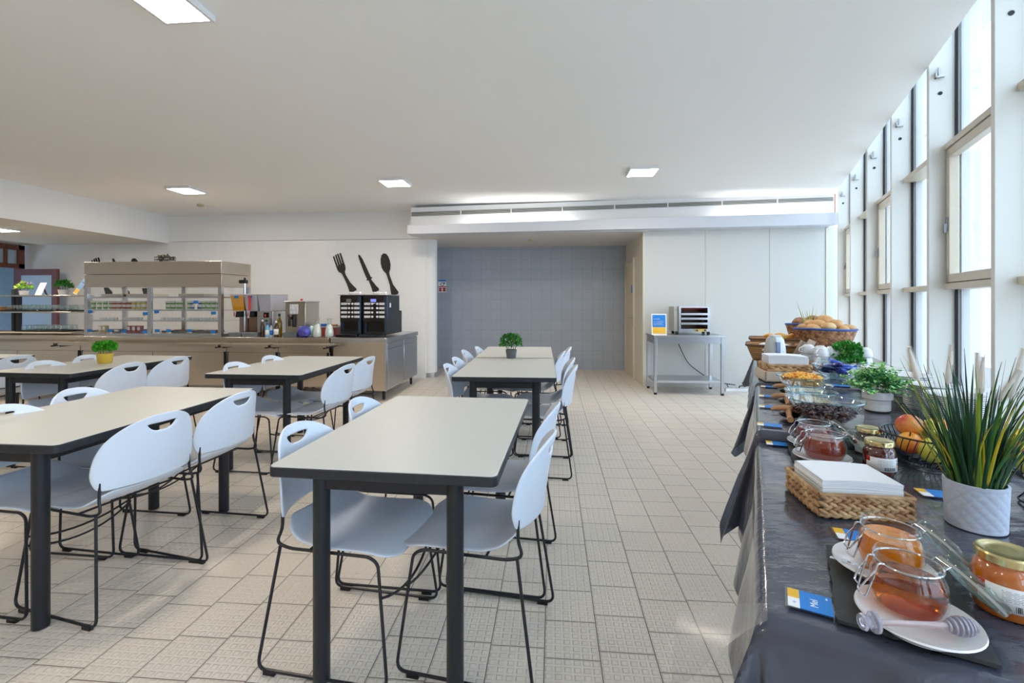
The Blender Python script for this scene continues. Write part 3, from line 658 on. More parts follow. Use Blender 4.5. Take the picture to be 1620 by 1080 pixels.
wt = tag(bx(xs[0], xs[4], YF - .02, YBk, HC - .05, HC).build('worktop', steel_w, bevel=.004), 'long steel worktop running under the display case and drinks', 'worktop')
# tray rails on brackets
for i, (a, b, l) in enumerate(((-70, 85, 'steel tray rail under the glass shelves at the left'), (92, 345, 'long steel tray rail below the display case'), (350, 424, 'steel tray rail below the juice dispenser'), (429, 516, 'steel tray rail below the water boiler'))):
    xa, xb = XY(a, 5.72), XY(b, 5.72); t = thing('tray_rail', l, 'rail', ((xa + xb) / 2, 5.72, .735), 0, 'tray rails along the counter'); hw = (xb - xa) / 2
    m = MB(); m.box(-hw, hw, 0, .28, .0, .012); m.box(-hw, hw, -.006, .0, -.012, .02)
    for y in (.06, .14, .22): m.tube([(-hw, y, .016), (hw, y, .016)], .009, 8)
    m.build('rail', steel_w, t)
    for sx in (-1, 1):
        m = MB(); m.box(sx * (hw - .03) - .012, sx * (hw - .03) + .012, .0, .305, -.03, -.001); m.tube([(sx * (hw - .03), .02, -.012), (sx * (hw + .03), .02, -.012)], .012, 8); m.tube([(sx * (hw - .01), .1, -.014), (sx * (hw + .05), .1, -.02)], .014, 8); m.build('bracket', black, t)
# end block carrying the coffee machines
t = thing('end_counter', 'steel counter block with pale doors that ends the serving line', 'counter', (0, 0, 0))
xe0, xe1 = XY(523, 5.98) + .03, XY(610, 5.98); ye0, ye1 = 5.98, 7.38
bx(xe0, xe1, ye0 + .01, ye1, .13, HC - .055).build('body', steel_w, t, bevel=.004)
bx(xe0 - .02, xe1 + .02, ye0 - .02, ye1 + .03, HC - .055, HC + .005).build('top', steel2, t, bevel=.004)
for k in range(2):
    y0 = ye0 + .04 + k * .7; dr = bx(xe1, xe1 + .012, y0, y0 + .66, .15, HC - .15).build('side_door', steel2, t, bevel=.003); bx(xe1, xe1 + .014, y0, y0 + .66, HC - .145, HC - .07).build('drawer', steel2, t, bevel=.003)
bx(xe1 - .014, xe1 + .004, ye0 - .004, ye0 + .03, .13, HC - .06).build('corner_post', steel2, t, bevel=.002)
for x in (xe0 + .06, xe1 - .06):
    for y in (ye0 + .1, ye1 - .1): MB().lathe([(.016, 0), (.02, .01), (.02, .14)], 12, (x, y, 0)).build('leg', blackm, t)

# display case
xd0, xd1 = XY(133, 6.1), XY(350, 6.1); yd0, yd1 = 6.1, 6.74; zt, zb = Zh(350, 412.5, 6.1), Zh(350, 453, 6.1); zm = Zh(350, 433, 6.1)
t = thing('display_case', 'steel and glass refrigerated display case with yoghurts on its shelves', 'display case', (xd0, yd0, HC)); W = xd1 - xd0; D = yd1 - yd0; z0 = HC
m = MB(); m.box(0, W, 0, D, zm - z0 + .004, zt - z0); m.box(0, W, .006, D, zb - z0, zm - z0); m.build('hood', steel_w, t, bevel=.004)
m = MB(); mx = XY(236, 6.1) - xd0
for x in (0, W - .05): m.box(x, x + .05, 0, .05, 0, zb - z0); m.box(x, x + .05, D - .05, D, 0, zb - z0)
m.box(mx - .03, mx + .03, 0, .03, 0, zb - z0); m.box(mx - .03, mx + .03, D - .03, D, 0, zb - z0); m.box(.002, W - .002, .002, D - .002, -.0, .034); m.build('frame', steel2, t)
for zz, dep in ((1.375, .42), (1.195, .6), (1.045, .6)):
    m = MB(); m.box(.02, W - .02, .05, .05 + dep, zz - z0 - .012, zz - z0); m.build('shelf', clear_pl if zz < 1.3 else steel2, t)
    m = MB(); m.box(.05, W - .05, .036, .045, zz - z0 - .016, zz - z0 + .004); m.build('shelf_edge', steel2, t)
m = MB(); m.box(.05, mx - .03, .012, .018, .03, zb - z0); m.box(mx + .03, W - .05, .012, .018, .03, zb - z0); m.box(W - .016, W - .01, .05, D - .05, .03, zb - z0); m.build('glass', pane, t)
m = MB()
for x, z in ((.12, 1.385), (.55, 1.385), (1.35, 1.385)): m.box(x, x + .38, .1, .4, z - z0 - .008, z - z0 + .035)
m.build('light_tray', steel_w, t)
# small blue price cards hanging inside the glass
for i, (px, py) in enumerate(((143, 494), (230, 497), (248, 494), (338, 496), (142, 524), (174, 524), (196, 525), (229, 526), (249, 524), (267, 524), (300, 524), (337, 526), (310, 479))):
    x = XY(px, 6.1); z = Zh(px, py, 6.1)
    c = thing('price_card', 'small blue and yellow price card stuck to the front of the display case', 'card', (x, 6.098, z), 0, 'price cards on the display case')
    bx(-.036, .036, -.003, 0, -.012, .03).build('blue_panel', blue_p, c); m = bx(-.036, .006, -.003, 0, -.024, -.012).build('yellow_panel', yel_p, c); bx(.006, .036, -.003, 0, -.024, -.012).build('white_panel', paper, c)
# yoghurt cups, stacked two high
cupw = P('cup_white', (226, 228, 224), .4); lids = [P('cup_band_green', (106, 170, 60), .5), P('cup_band_red', (190, 70, 50), .5), P('cup_band_yellow', (220, 200, 60), .5), P('cup_band_blue', (60, 110, 180), .5)]
def cup_proto(band, label, group):
    t = thing('yoghurt_cup', label, 'cup', (0, 0, -5), 0, group)
    MB().lathe([(0, 0), (.026, 0), (.031, .055), (.034, .057), (.034, .06), (0, .06)], 12).build('tub', cupw, t); MB().open_lathe([(.0272, .012), (.0295, .036)], 12).build('band', band, t, solid=.001); return t
cups = {}
def cup(kind, x, y, z, label, group):
    if kind not in cups: cups[kind] = cup_proto(lids[kind], label, group); cups[kind].location = (x, y, z); return
    dup(cups[kind], (x, y, z), 0, label, group)
gl = ['green banded yoghurt cup on the upper glass shelf of the display case', 'red banded yoghurt cup on the upper glass shelf of the display case', 'yellow banded yoghurt cup on the upper glass shelf of the display case', 'blue banded yoghurt cup on the upper glass shelf of the display case']
for px0, px1, n, kd in ((148, 176, 4, 0), (181, 205, 4, 1), (212, 236, 4, 2), (266, 282, 3, 0), (285, 300, 2, 0), (304, 316, 2, 3), (322, 346, 4, 0)):
    for k in range(n):
        x = XY(px0 + (px1 - px0) * k / (n - 1), 6.3)
        for lv in range(2): cup(kd, x, 6.3, 1.196 + .061 * lv, gl[kd], ['green', 'red', 'yellow', 'blue'][kd] + ' banded yoghurt cups')
po = tag(MB().lathe([(0, 0), (.022, 0), (.027, .03), (.027, .034), (0, .034)], 10).build('portion_cup', cupw), 'tiny sealed portion cup in the long row on the middle glass shelf', 'cup', 'portion cups on the middle shelf'); first = True
for px in list(range(160, 190, 6)) + list(range(199, 229, 6)) + list(range(258, 292, 6)) + list(range(300, 344, 6)):
    q = po if first else po.copy()
    if not first: COL.objects.link(q)
    first = False; q.location = (XY(px, 6.28), 6.28, 1.046)
# packages and trays on the case floor
for px, w, h, c, l in ((161, .05, .1, (206, 190, 150), 'upright beige packet at the left end of the case floor'), (167, .05, .1, (196, 176, 130), 'upright tan packet beside the beige one on the case floor'), (187, .08, .05, (120, 120, 120), 'low grey tub on the case floor'), (206, .055, .1, (170, 80, 80), 'red and white carton on the case floor, first of three'), (214, .055, .1, (180, 90, 90), 'red and white carton on the case floor, middle of three'), (222, .055, .1, (170, 84, 80), 'red and white carton on the case floor, last of three')):
    x = XY(px, 6.3); t = thing('food_packet', l, 'packet', (x, 6.3, HC + .036)); bx(-w / 2, w / 2, -.03, .03, 0, h).build('carton', P('packet_%d' % c[0], c, .5), t, bevel=.003); bx(-w * .4, w * .4, -.032, -.03, h * .35, h * .85).build('label_panel', paper, t)
for k, (px0, px1, c, l) in enumerate(((138, 175, (190, 186, 178), 'flat dish of pale sliced food on the case floor'), (178, 228, (150, 84, 76), 'flat dish of reddish food behind the price cards'), (262, 288, (196, 92, 52), 'flat tray of orange sliced food on the case floor'), (288, 312, (216, 196, 160), 'flat tray of pale sliced cheese on the case floor'), (312, 344, (206, 140, 130), 'flat tray of pink sliced ham on the case floor'))):
    xa, xb = XY(px0, 6.4), XY(px1, 6.4); t = thing('food_tray', l, 'tray', ((xa + xb) / 2, 6.44, HC + .036)); hw = (xb - xa) / 2 - .008
    m = MB(); m.box(-hw, hw, -.12, .12, 0, .012); m.box(-hw, hw, -.12, -.112, .012, .03); m.box(-hw, hw, .112, .12, .012, .03); m.build('dish', P('tray_grey', (120, 124, 122), .4), t, bevel=.003)
    m = MB()
    for i in range(8):
        a = -hw + .03 + i * (2 * hw - .06) / 7; m.lathe([(0, 0), (.055, 0), (.055, .006), (0, .006)], 12, (a, random.uniform(-.04, .04), .012 + .003 * i))
    m.build('slices', P('food_%d' % k, c, .45), t)
# things standing on top of the case
x = XY(258, 6.25); t = thing('wire_basket', 'small dark wire basket on top of the display case', 'basket', (x, 6.3, zt)); m = MB()
for z in (.005, .04, .078): m.tube([(-.12, -.06, z), (.1, -.06, z), (.1, .06, z), (-.12, .06, z)], .004, 6, True)
for k in range(10): m.tube([(-.12 + k * .0244, -.06, 0), (-.12 + k * .0244, -.06, .08)], .003, 5); m.tube([(-.12 + k * .0244, .06, 0), (-.12 + k * .0244, .06, .08)], .003, 5)
m.build('wires', blackm, t); m = MB(); leafy(m, 30, .08, .04, .04, .05, 0, 2); m.build('dried_leaves', [P('dried_leaf', (96, 92, 70), .7), P('dried_leaf_dark', (66, 62, 50), .7)], t)
# glass shelves at the left with tumblers
zs = [1.405, 1.165, .865]; xsa = [XY(7, 6.4), XY(-40, 6.4), XY(-30, 6.4)]; xsb = XY(133, 6.4) - .02
t = thing('tray_shelf', 'open steel shelf unit on the counter left of the display case', 'shelf', (0, 6.4, HC))
for k in range(3): bx(xsa[k], xsb, -.18, .18, zs[k] - HC - .02, zs[k] - HC).build('shelf', [steel_w, steel_w, palewood][k], t, bevel=.003)
for px in (26, 33): x = XY(px, 6.45); bx(x - .022, x + .022, .0, .05, 0, zs[0] - HC + (.09 if px == 26 else -.02)).build('post', P('dark_post', (70, 72, 78), .4, .6), t)
bx(xsb - .04, xsb - .01, .1, .16, 0, zs[0] - HC).build('post', steel2, t)
tum = thing('glass_tumbler', 'upturned glass tumbler on the black tray of the middle shelf', 'glass', (0, 0, -5), 0, 'tumblers on the middle shelf')
MB().open_lathe([(.036, 0), (.034, .05), (.03, .082), (.024, .086)], 14).build('wall', jar_g, tum, solid=.003); MB().lathe([(0, .076), (.0285, .076), (.0285, .085), (0, .086)], 14).build('base', jar_g, tum)
def black_tray(px0, px1, y, z, l):
    xa, xb = XY(px0, y), XY(px1, y); t = thing('serving_tray', l, 'tray', ((xa + xb) / 2, y, z)); hw = (xb - xa) / 2
    m = MB(); m.box(-hw, hw, -.16, .16, 0, .006); m.box(-hw, hw, -.165, -.158, 0, .018); m.box(-hw, hw, .158, .165, 0, .018); m.box(-hw - .005, -hw + .003, -.16, .16, 0, .018); m.box(hw - .003, hw + .005, -.16, .16, 0, .018); m.build('tray_base', black, t, bevel=.002); return xa, xb
xa, xb = black_tray(20, 129, 6.4, zs[1] + .001, 'wide black tray of upturned tumblers on the middle shelf'); firstg = True
for row in (-.1, 0, .1):
    for k in range(11):
        x = xa + .06 + (xb - xa - .1) * k / 10.6; loc = (x, 6.4 + row, zs[1] + .008)
        if firstg: tum.location = loc; firstg = False
        else: dup(tum, loc, 0, tum['label'])
xa, xb = black_tray(43, 117, 6.4, zs[2] + .001, 'black tray of upturned tumblers on the lowest shelf')
for row in (-.1, 0, .1):
    for k in range(8): dup(tum, (xa + .08 + (xb - xa - .12) * k / 7.6, 6.4 + row, zs[2] + .008), 0, 'upturned glass tumbler on the black tray of the lowest shelf', 'tumblers on the lowest shelf')
t = thing('paper_stack', 'stack of brown paper place mats on the middle shelf end', 'paper', (XY(4, 6.4), 6.4, zs[1] + .001)); m = MB()
for k in range(8): m.box(-.13 + .004 * (k % 3), .1 + .004 * (k % 2), -.1, .1, k * .009, k * .009 + .008)
m.build('sheets', P('kraft', (214, 166, 110), .7), t)
t = potted('potted_flower', 'small pot of yellow-green leaves with purple flowers on the top shelf', (XY(38, 6.4), 6.4, zs[0]), .05, .058, .07, matt_w, 110, .085, .11, .04, P('lime_leaf', (180, 204, 70), .5), leaf_b, 2)
m = MB()
for k in range(14): m.ell((random.uniform(-.05, .1), random.uniform(-.05, .05), random.uniform(.16, .19)), (.012, .012, .014), 6, 5)
m.build('flowers', P('purple_flower', (140, 110, 190), .6), t)
potted('potted_plant', 'bushy dark green plant in a white pot on the top shelf', (XY(101, 6.4), 6.4, zs[0]), .055, .07, .085, matt_w, 200, .1, .13, .03, leaf_a, leaf_c)
def frame_sign(name, label, loc, w, h, tilt, rz, board, parts):
    t = thing(name, label, 'sign', loc, rz); R = Matrix.Rotation(tilt, 4, 'X')
    bx(-w / 2, w / 2, 0, .006, 0, h, mat=R).build('board', board, t)
    for nm, m_, x0, x1, z0, z1 in parts: bx(x0 * w, x1 * w, -.0015, 0, z0 * h, z1 * h, mat=R).build(nm, m_, t)
    m = MB(); m.box(-.02, .02, 0, .004, 0, h * .8, mat=Matrix.Translation((0, h * .55 * sin(-tilt) + h * .34, 0)) @ Matrix.Rotation(radians(20), 4, 'X')); m.build('easel_back', P('easel_board', (104, 88, 70), .6), t); return t
ln = P('grey_print', (176, 178, 182), .7)
frame_sign('menu_sign', 'white printed notice leaning on the top shelf between the two pots', (XY(62, 6.35), 6.33, zs[0]), .155, .2, radians(-20), radians(-14), paper, [('printed_lines', ln, -.38, .38, .1 + .1 * k, .13 + .1 * k) for k in range(8)])
frame_sign('menu_sign', 'blue and yellow notice leaning on the top shelf beside the display case', (XY(118, 6.3), 6.30, zs[0] + .02), .1, .24, radians(-24), radians(-16), paper, [('blue_panel', P('pale_blue_print', (96, 156, 214), .5), -.46, .46, .35, .97), ('yellow_panel', yel_p, -.46, .46, .03, .33)]).rotation_euler = (0, radians(20), radians(-16))

# juice dispenser
xj0, xj1 = XY(368, 6.25), XY(434, 6.25); W = xj1 - xj0
t = thing('juice_dispenser', 'juice dispenser with three clear tanks, the first full of orange juice', 'drinks dispenser', (xj0, 6.22, HC)); zA, zB, zC = Zh(400, 492, 6.22) - HC, Zh(400, 466, 6.22) - HC, Zh(400, 526, 6.22) - HC
m = MB(); m.box(.05, W * .62, .1, .42, .0, zA); m.box(W * .62, W, .0, .42, 0, zA); m.build('body', steel2, t, bevel=.006); bx(.04, W * .62, -.06, .12, 0, .04).build('drip_tray', P('grey_tray', (150, 150, 148), .4), t, bevel=.004)
bx(.055, W * .6, .096, .1, .05, zA - .09).build('back_plate', P('copper_steel', (150, 120, 104), .2, .9), t)
for k in range(3):
    x0 = .0 + k * W / 3.05; x1 = x0 + W / 3.15
    def frust(a0, a1, b0, b1, y0, y1, z0, z1): return [(a0, y0 + .03, z0), (a1, y0 + .03, z0), (a1, y1, z0), (a0, y1, z0), (b0, y0, z1), (b1, y0, z1), (b1, y1, z1), (b0, y1, z1)]
    fs = [(0, 3, 2, 1), (4, 5, 6, 7), (0, 1, 5, 4), (2, 3, 7, 6), (1, 2, 6, 5), (0, 4, 7, 3)]
    m = MB(); m.add(frust(x0 + .02, x1 - .01, x0, x1, -.03, .4, zA, zB), fs); tk = m.build('tank', P('milky_plastic', (216, 214, 224), .3, trans=.35) if k else clear_pl, t, bevel=.006)
    bx(x0 - .003, x1 + .003, -.034, .404, zB, zB + .012).build('tank_lid', P('pale_lid', (220, 216, 210), .3), t, bevel=.003)
    if k == 0: m = MB(); m.add(frust(x0 + .026, x1 - .014, x0 + .006, x1 - .004, -.022, .39, zA + .006, zB - .012), fs); m.build('juice', P('orange_juice', (240, 176, 24), .3, sub=.2), t)
    if k == 1: bx((x0 + x1) / 2 - .014, (x0 + x1) / 2 + .014, -.05, -.034, zA + .01, zB - .015).build('red_level_tube', P('red_tube', (206, 70, 70), .4), t)
    if k < 2:
        xm = (x0 + x1) / 2; m = MB(); m.box(xm - .03, xm + .045, -.02, .1, zA - .085, zA - .004); m.build('tap', black, t, bevel=.006)
        m = MB(); m.add([(xm - .05, -.03, zA), (xm - .01, -.03, zA), (xm - .022, -.03, zA - .095), (xm - .036, -.03, zA - .095), (xm - .05, -.015, zA), (xm - .01, -.015, zA), (xm - .022, -.015, zA - .095), (xm - .036, -.015, zA - .095)], fs); m.build('tap_handle', P('tap_white', (226, 220, 222), .4), t)
        m = MB(); m.box(xm - .036, xm - .022, -.032, -.029, zA - .07, zA - .012); m.build('tap_mark', P('tap_red', (200, 60, 60), .4), t)
        bx(xm - .03, xm + .03, -.036, -.031, zB - .05, zB - .012).build('blue_label', blue_p, t)
x0 = W * .63; m = MB(); m.box(x0 + .09, W - .06, -.003, 0, zA - .09, zA - .02); m.build('switch_panel', black, t); bx(x0 + .11, x0 + .125, -.006, -.002, zA - .075, zA - .045).build('red_switch', P('red_switch', (230, 60, 40), .4, emit=.3), t)
m = MB()
for k in range(12):
    for a in (.045, .17): m.box(x0 + a, x0 + a + .05, -.002, 0, .06 + k * .016, .068 + k * .016)
m.build('vent_slots', P('slot_dark', (70, 74, 82), .6), t); bx(x0 + .11, x0 + .155, -.003, 0, zA - .15, zA - .12).build('display', P('green_display', (40, 110, 90), .3), t)
# clamp rod rising beside the case
x = XY(382, 6.2); t = thing('tap_column', 'chrome rod with a black clamp rising beside the display case', 'stand', (x, 6.2, HC)); MB().tube([(0, .07, .4), (0, .07, Zh(382, 445, 6.27) - HC)], .017, 12).build('rod', chrome, t); m = MB(); m.tube([(0, .07, 0), (0, .07, .41)], .017, 12); m.build('rod_base', chrome, t); z = Zh(382, 446, 6.27) - HC; m = MB(); m.box(-.07, .03, .04, .1, z - .02, z + .03); m.tube([(0, .07, z), (0, .07, z + .06)], .014, 10); m.build('clamp', black, t, bevel=.004)

# grey containers on the worktop edge
def tub(px0, px1, y, h, l, col=(120, 126, 132)):
    xa, xb = XY(px0, y), XY(px1, y); hw = (xb - xa) / 2; t = tag(MB().add([(-hw * .86, -.05, 0), (hw * .86, -.05, 0), (hw * .86, .05, 0), (-hw * .86, .05, 0), (-hw, -.065, h), (hw, -.065, h), (hw, .065, h), (-hw, .065, h), (-hw + .006, -.06, h), (hw - .006, -.06, h), (hw - .006, .06, h), (-hw + .006, .06, h), (-hw * .84, -.045, .01), (hw * .84, -.045, .01), (hw * .84, .045, .01), (-hw * .84, .045, .01)], []) or None, l, 'container') if False else None
    m = MB(); m.add([(-hw * .86, -.05, 0), (hw * .86, -.05, 0), (hw * .86, .05, 0), (-hw * .86, .05, 0), (-hw, -.065, h), (hw, -.065, h), (hw, .065, h), (-hw, .065, h), (-hw + .006, -.06, h), (hw - .006, -.06, h), (hw - .006, .06, h), (-hw + .006, .06, h), (-hw * .84, -.045, .01), (hw * .84, -.045, .01), (hw * .84, .045, .01), (-hw * .84, .045, .01)],
        [(0, 3, 2, 1), (0, 1, 5, 4), (1, 2, 6, 5), (2, 3, 7, 6), (3, 0, 4, 7), (4, 5, 9, 8), (5, 6, 10, 9), (6, 7, 11, 10), (7, 4, 8, 11), (8, 9, 13, 12), (9, 10, 14, 13), (10, 11, 15, 14), (11, 8, 12, 15), (12, 13, 14, 15)])
    o = m.build('plastic_tub', P('grey_tub_%d' % col[0], col, .4), bevel=.003); tag(o, l, 'container'); o.location = ((xa + xb) / 2, y, HC)
tub(366, 386, 6.08, .06, 'grey plastic tub under the orange juice tank'); tub(386.5, 408, 6.08, .06, 'grey plastic tub under the red striped juice tank'); tub(450, 471, 6.08, .065, 'grey plastic tub in front of the water boiler', (112, 118, 124))
# small bottles
def bottle(px, y, r, h, cm_, capm, l, prof=None, label=None):
    t = thing('bottle', l, 'bottle', (XY(px, y), y, HC)); MB().lathe([(0, 0), (r * .94, 0), (r, .008), (r, h * .58), (r * .9, h * .66), (r * .4, h * .8), (r * .38, h * .9), (0, h * .9)], 14).build('body', cm_, t); MB().lathe([(0, h * .88), (r * .46, h * .88), (r * .44, h), (0, h)], 12).build('cap', capm, t)
    if label: MB().open_lathe([(r + .001, h * .15), (r + .001, h * .5)], 14).build('label_band', label, t, solid=.0008)
brown_l = P('brown_sauce', (70, 40, 26), .15, coat=.4); oil = P('olive_oil', (150, 130, 30), .08, trans=.6)
bottle(415, 6.1, .028, .24, brown_l, paper, 'dark brown sauce bottle with a white cap, first of the bottle row'); bottle(423, 6.1, .028, .19, P('sky_bottle', (120, 186, 224), .3), P('navy_cap', (40, 60, 140), .4), 'small light blue bottle with a navy cap', label=paper); bottle(429, 6.12, .022, .18, P('pale_bottle', (214, 222, 232), .3), P('navy_cap', (40, 60, 140), .4), 'slim white bottle with a navy cap', label=blue_p)
bottle(437, 6.1, .028, .22, brown_l, paper, 'dark brown sauce bottle between the white bottle and the oil', label=paper); bottle(442, 6.16, .036, .32, oil, black, 'tall clear oil bottle with a black cap')
# water boiler
xw0, xw1 = XY(451, 6.2), XY(493, 6.32); t = thing('water_boiler', 'square steel hot water boiler with a black tap', 'boiler', (xw0, 6.2, HC)); W = XY(477, 6.2) - xw0 + .06; hB = Zh(465, 478, 6.2) - HC
bx(.0, W, 0, .38, .02, hB).build('body', steel, t, bevel=.012); bx(-.008, W + .008, -.008, .388, hB - .002, hB + .016).build('lid', steel2, t, bevel=.004); MB().ell((W * .62, .1, hB + .036), (.018, .018, .016), 12, 8).build('red_knob', P('red_switch2', (220, 60, 40), .4), t)
bx(.07, .19, -.004, 0, hB - .16, hB - .03).build('printed_notice', paper, t); m = MB()
for k in range(8):
    for j in range(7):
        if random.random() < .5: m.box(.078 + j * .0155, .088 + j * .0155, -.006, -.003, hB - .152 + k * .0145, hB - .144 + k * .0145)
m.build('notice_print', ln, t); bx(.115, .14, -.012, 0, hB - .28, hB - .17).build('red_gauge', P('gauge_red', (226, 40, 40), .3), t)
m = MB(); m.tube(fillet([(.1, 0, hB - .22), (.1, -.06, hB - .22), (.1, -.06, hB - .33)], .03), .02, 10); m.tube([(.1, -.06, hB - .22), (.08, -.065, hB - .17)], .01, 8); m.tube([(.14, -.02, hB - .17), (.14, -.02, hB - .34)], .022, 10); m.build('tap', black, t)
for x in (.03, W - .03):
    for y in (.03, .35): MB().lathe([(.014, 0), (.016, .022)], 10, (x, y, 0)).build('foot', black, t)
# purple packs, milk carafes, box behind
m = MB(); m.ell((0, 0, .075), (.085, .06, .08), 14, 10, fn=lambda d: 1 + .1 * sin(7 * d.x + 3 * d.z) * cos(5 * d.y + 4 * d.z) + .1 * (abs(d.x) > .5) * (abs(d.z) > .4)); o = m.build('foil_pack', P('purple_foil', (96, 96, 190), .25, .4, bump=.5, bscale=30)); o.location = (XY(481, 6.1), 6.1, HC); tag(o, 'crinkled purple foil pack left of the milk carafes', 'packet')
m = MB(); m.ell((0, 0, .075), (.05, .05, .08), 14, 10, fn=lambda d: 1 + .09 * sin(8 * d.x + 5 * d.z)); o = m.build('foil_pack', P('teal_foil', (170, 206, 204), .25, .3, bump=.4, bscale=30)); o.location = (XY(492, 6.2), 6.22, HC); tag(o, 'pale teal foil pack between purple pack and milk', 'packet')
milk = P('milk', (238, 238, 232), .4)
for px, l in ((502, 'glass carafe of milk closer to the purple pack'), (521, 'glass carafe of milk beside the coffee machine')):
    t = thing('milk_carafe', l, 'carafe', (XY(px, 6.12), 6.12, HC), 0, 'milk carafes'); pr = [(.05, .004), (.056, .02), (.055, .08), (.04, .15), (.024, .19), (.022, .215), (.034, .255)]
    MB().open_lathe([(0, 0)] + pr, 20).build('glass_body', jar_g, t, solid=.002); MB().lathe([(0, .006), (.048, .007), (.0535, .02), (.0525, .08), (.038, .148), (.025, .175), (0, .175)], 20).build('milk', milk, t)
t = thing('plastic_crate', 'red lidded box with blue clips behind the milk carafes', 'box', (XY(517, 6.55), 6.6, HC)); bx(-.2, .16, -.1, .1, 0, .11).build('box_body', P('crate_red', (176, 74, 66), .4), t, bevel=.005); bx(-.21, .17, -.11, .11, .11, .135).build('box_lid', P('crate_lid', (222, 222, 224), .4), t, bevel=.005); m = MB(); m.box(-.2, -.12, -.13, -.08, .12, .16); m.box(-.06, .06, -.12, -.08, .13, .165); m.build('blue_clips', P('clip_blue', (40, 110, 210), .4), t, bevel=.006)
bx(.1, .17, -.12, -.06, .135, .155).build('orange_tag', P('tag_orange', (220, 150, 60), .5), t)

# coffee machines
lab_ = P('button_label', (214, 216, 218), .4)
def coffee(px0, px1, l, screen, cupx):
    y = 6.16; xa, xb = XY(px0, y), XY(px1, y); W = xb - xa; Hh = Zh(580, 467, y) - HC - .005
    t = thing('coffee_machine', l, 'coffee machine', (xa, y, HC + .005), 0, 'black coffee machines')
    m = MB(); m.box(0, W, .02, .5, .03, Hh); m.box(.02, W - .004, .49, .62, .031, Hh * .62); m.build('body', P('machine_black', (34, 37, 42), .3), t, bevel=.008)
    m = MB(); m.box(.012, W - .045, -.012, .02, Hh * .36, Hh - .012); m.build('front_panel', blackg, t, bevel=.006)
    m = MB(); m.box(W - .043, W - .002, -.006, .02, .05, Hh - .01); m.build('side_strip', P('machine_trim', (70, 84, 104), .18, .7), t, bevel=.004)
    m = MB(); m.box(.02, W - .05, .016, .021, .07, Hh * .35); m.build('cup_recess', P('recess', (8, 8, 9), .12), t); bx(.03, .06, .0, .018, .07, Hh * .34).build('milk_door', P('recess_trim', (50, 62, 84), .15, .6), t)
    m = MB(); m.box(-.02, W - .02, -.09, .03, 0, .035); m.build('drip_tray', blackg, t, bevel=.008); m = MB()
    for k in range(9): m.box(.0 + k * (W - .06) / 8, .008 + k * (W - .06) / 8, -.08, .0, .035, .038)
    m.build('drip_grille', P('grille_metal', (90, 92, 96), .3, .8), t)
    bx(W * .34, W * .56, -.015, -.011, Hh - .09, Hh - .05).build('display', glow('lit_display', (.25, .3, .95), 1.0) if screen else P('dead_display', (120, 122, 118), .3), t); bx(W * .35, W * .53, -.0145, -.011, Hh - .112, Hh - .104).build('nameplate', paper, t)
    for k in range(4):
        z = Hh * .46 + k * .058
        for s in (0, 1):
            x0 = .03 + s * (W - .045) * .5; b = bx(x0 + (0 if s == 0 else .055), x0 + (.085 if s == 0 else .13), -.016, -.011, z, z + .03).build('label_strip', lab_, t)
            xx = x0 + (.112 if s == 0 else .03); MB().tube([(xx, -.018, z + .015), (xx, -.011, z + .015)], .015, 14).build('button', P('button_silver', (226, 228, 232), .3), t)
    bx(-.012, W + .008, -.01, .5, Hh, Hh + .012).build('cup_warmer', steel2, t, bevel=.003)
    for i in range(cupx):
        c = thing('espresso_cup', 'upturned white paper cup standing on the ' + ('left' if not screen else 'right') + ' coffee machine', 'cup', (xa + W * .45 + i * (W * .5 / cupx), y + .06, HC + .005 + Hh + .013), 0, 'cups on the ' + ('left' if not screen else 'right') + ' coffee machine'); MB().lathe([(0, 0), (.028, 0), (.024, .035), (0, .035)], 12).build('cup_body', cer, c); MB().open_lathe([(.0275, .006), (.0262, .016)], 12).build('printed_band', ln, c, solid=.0006)
coffee(537, 571, 'black coffee machine with a dark display, beside the milk', False, 5); coffee(573.5, 613, 'black coffee machine with a lit blue display, at the counter end', True, 5)
t = bpy.data.objects['coffee_machine.001']; W = XY(613, 6.16) - XY(573.5, 6.16); bx(W, W + .003, .08, .13, .4, .46).build('white_sticker', paper, t)

# ================================================================== steel table with the toaster
yq = 6.72; xq0, xq1 = XY(1034, yq), XY(1147.5, yq); hq = Zh(1090, 530.5, yq); DQ = .56
t = thing('steel_table', 'steel worktable with a lower shelf against the cream panels', 'table', (xq0, yq, 0)); W = xq1 - xq0
bx(0, W, 0, DQ, hq - .035, hq).build('tabletop', steel2, t, bevel=.004); m = MB(); m.box(.045, W - .045, .02, .035, hq - .12, hq - .035); m.box(.045, W - .045, DQ - .035, DQ - .02, hq - .12, hq - .035); m.box(.012, .03, .05, DQ - .05, hq - .12, hq - .035); m.box(W - .03, W - .012, .05, DQ - .05, hq - .12, hq - .035); m.build('apron', steel2, t)
for x in (.01, W - .05):
    for y in (.012, DQ - .052): l_ = bx(x, x + .04, y, y + .04, .03, hq - .035).build('leg', steel2, t, bevel=.003); bx(x + .002, x + .038, y + .002, y + .038, 0, .03).build('foot', black, l_)
bx(.03, W - .03, .03, DQ - .03, .165, .2).build('lower_shelf', steel2, t, bevel=.003)
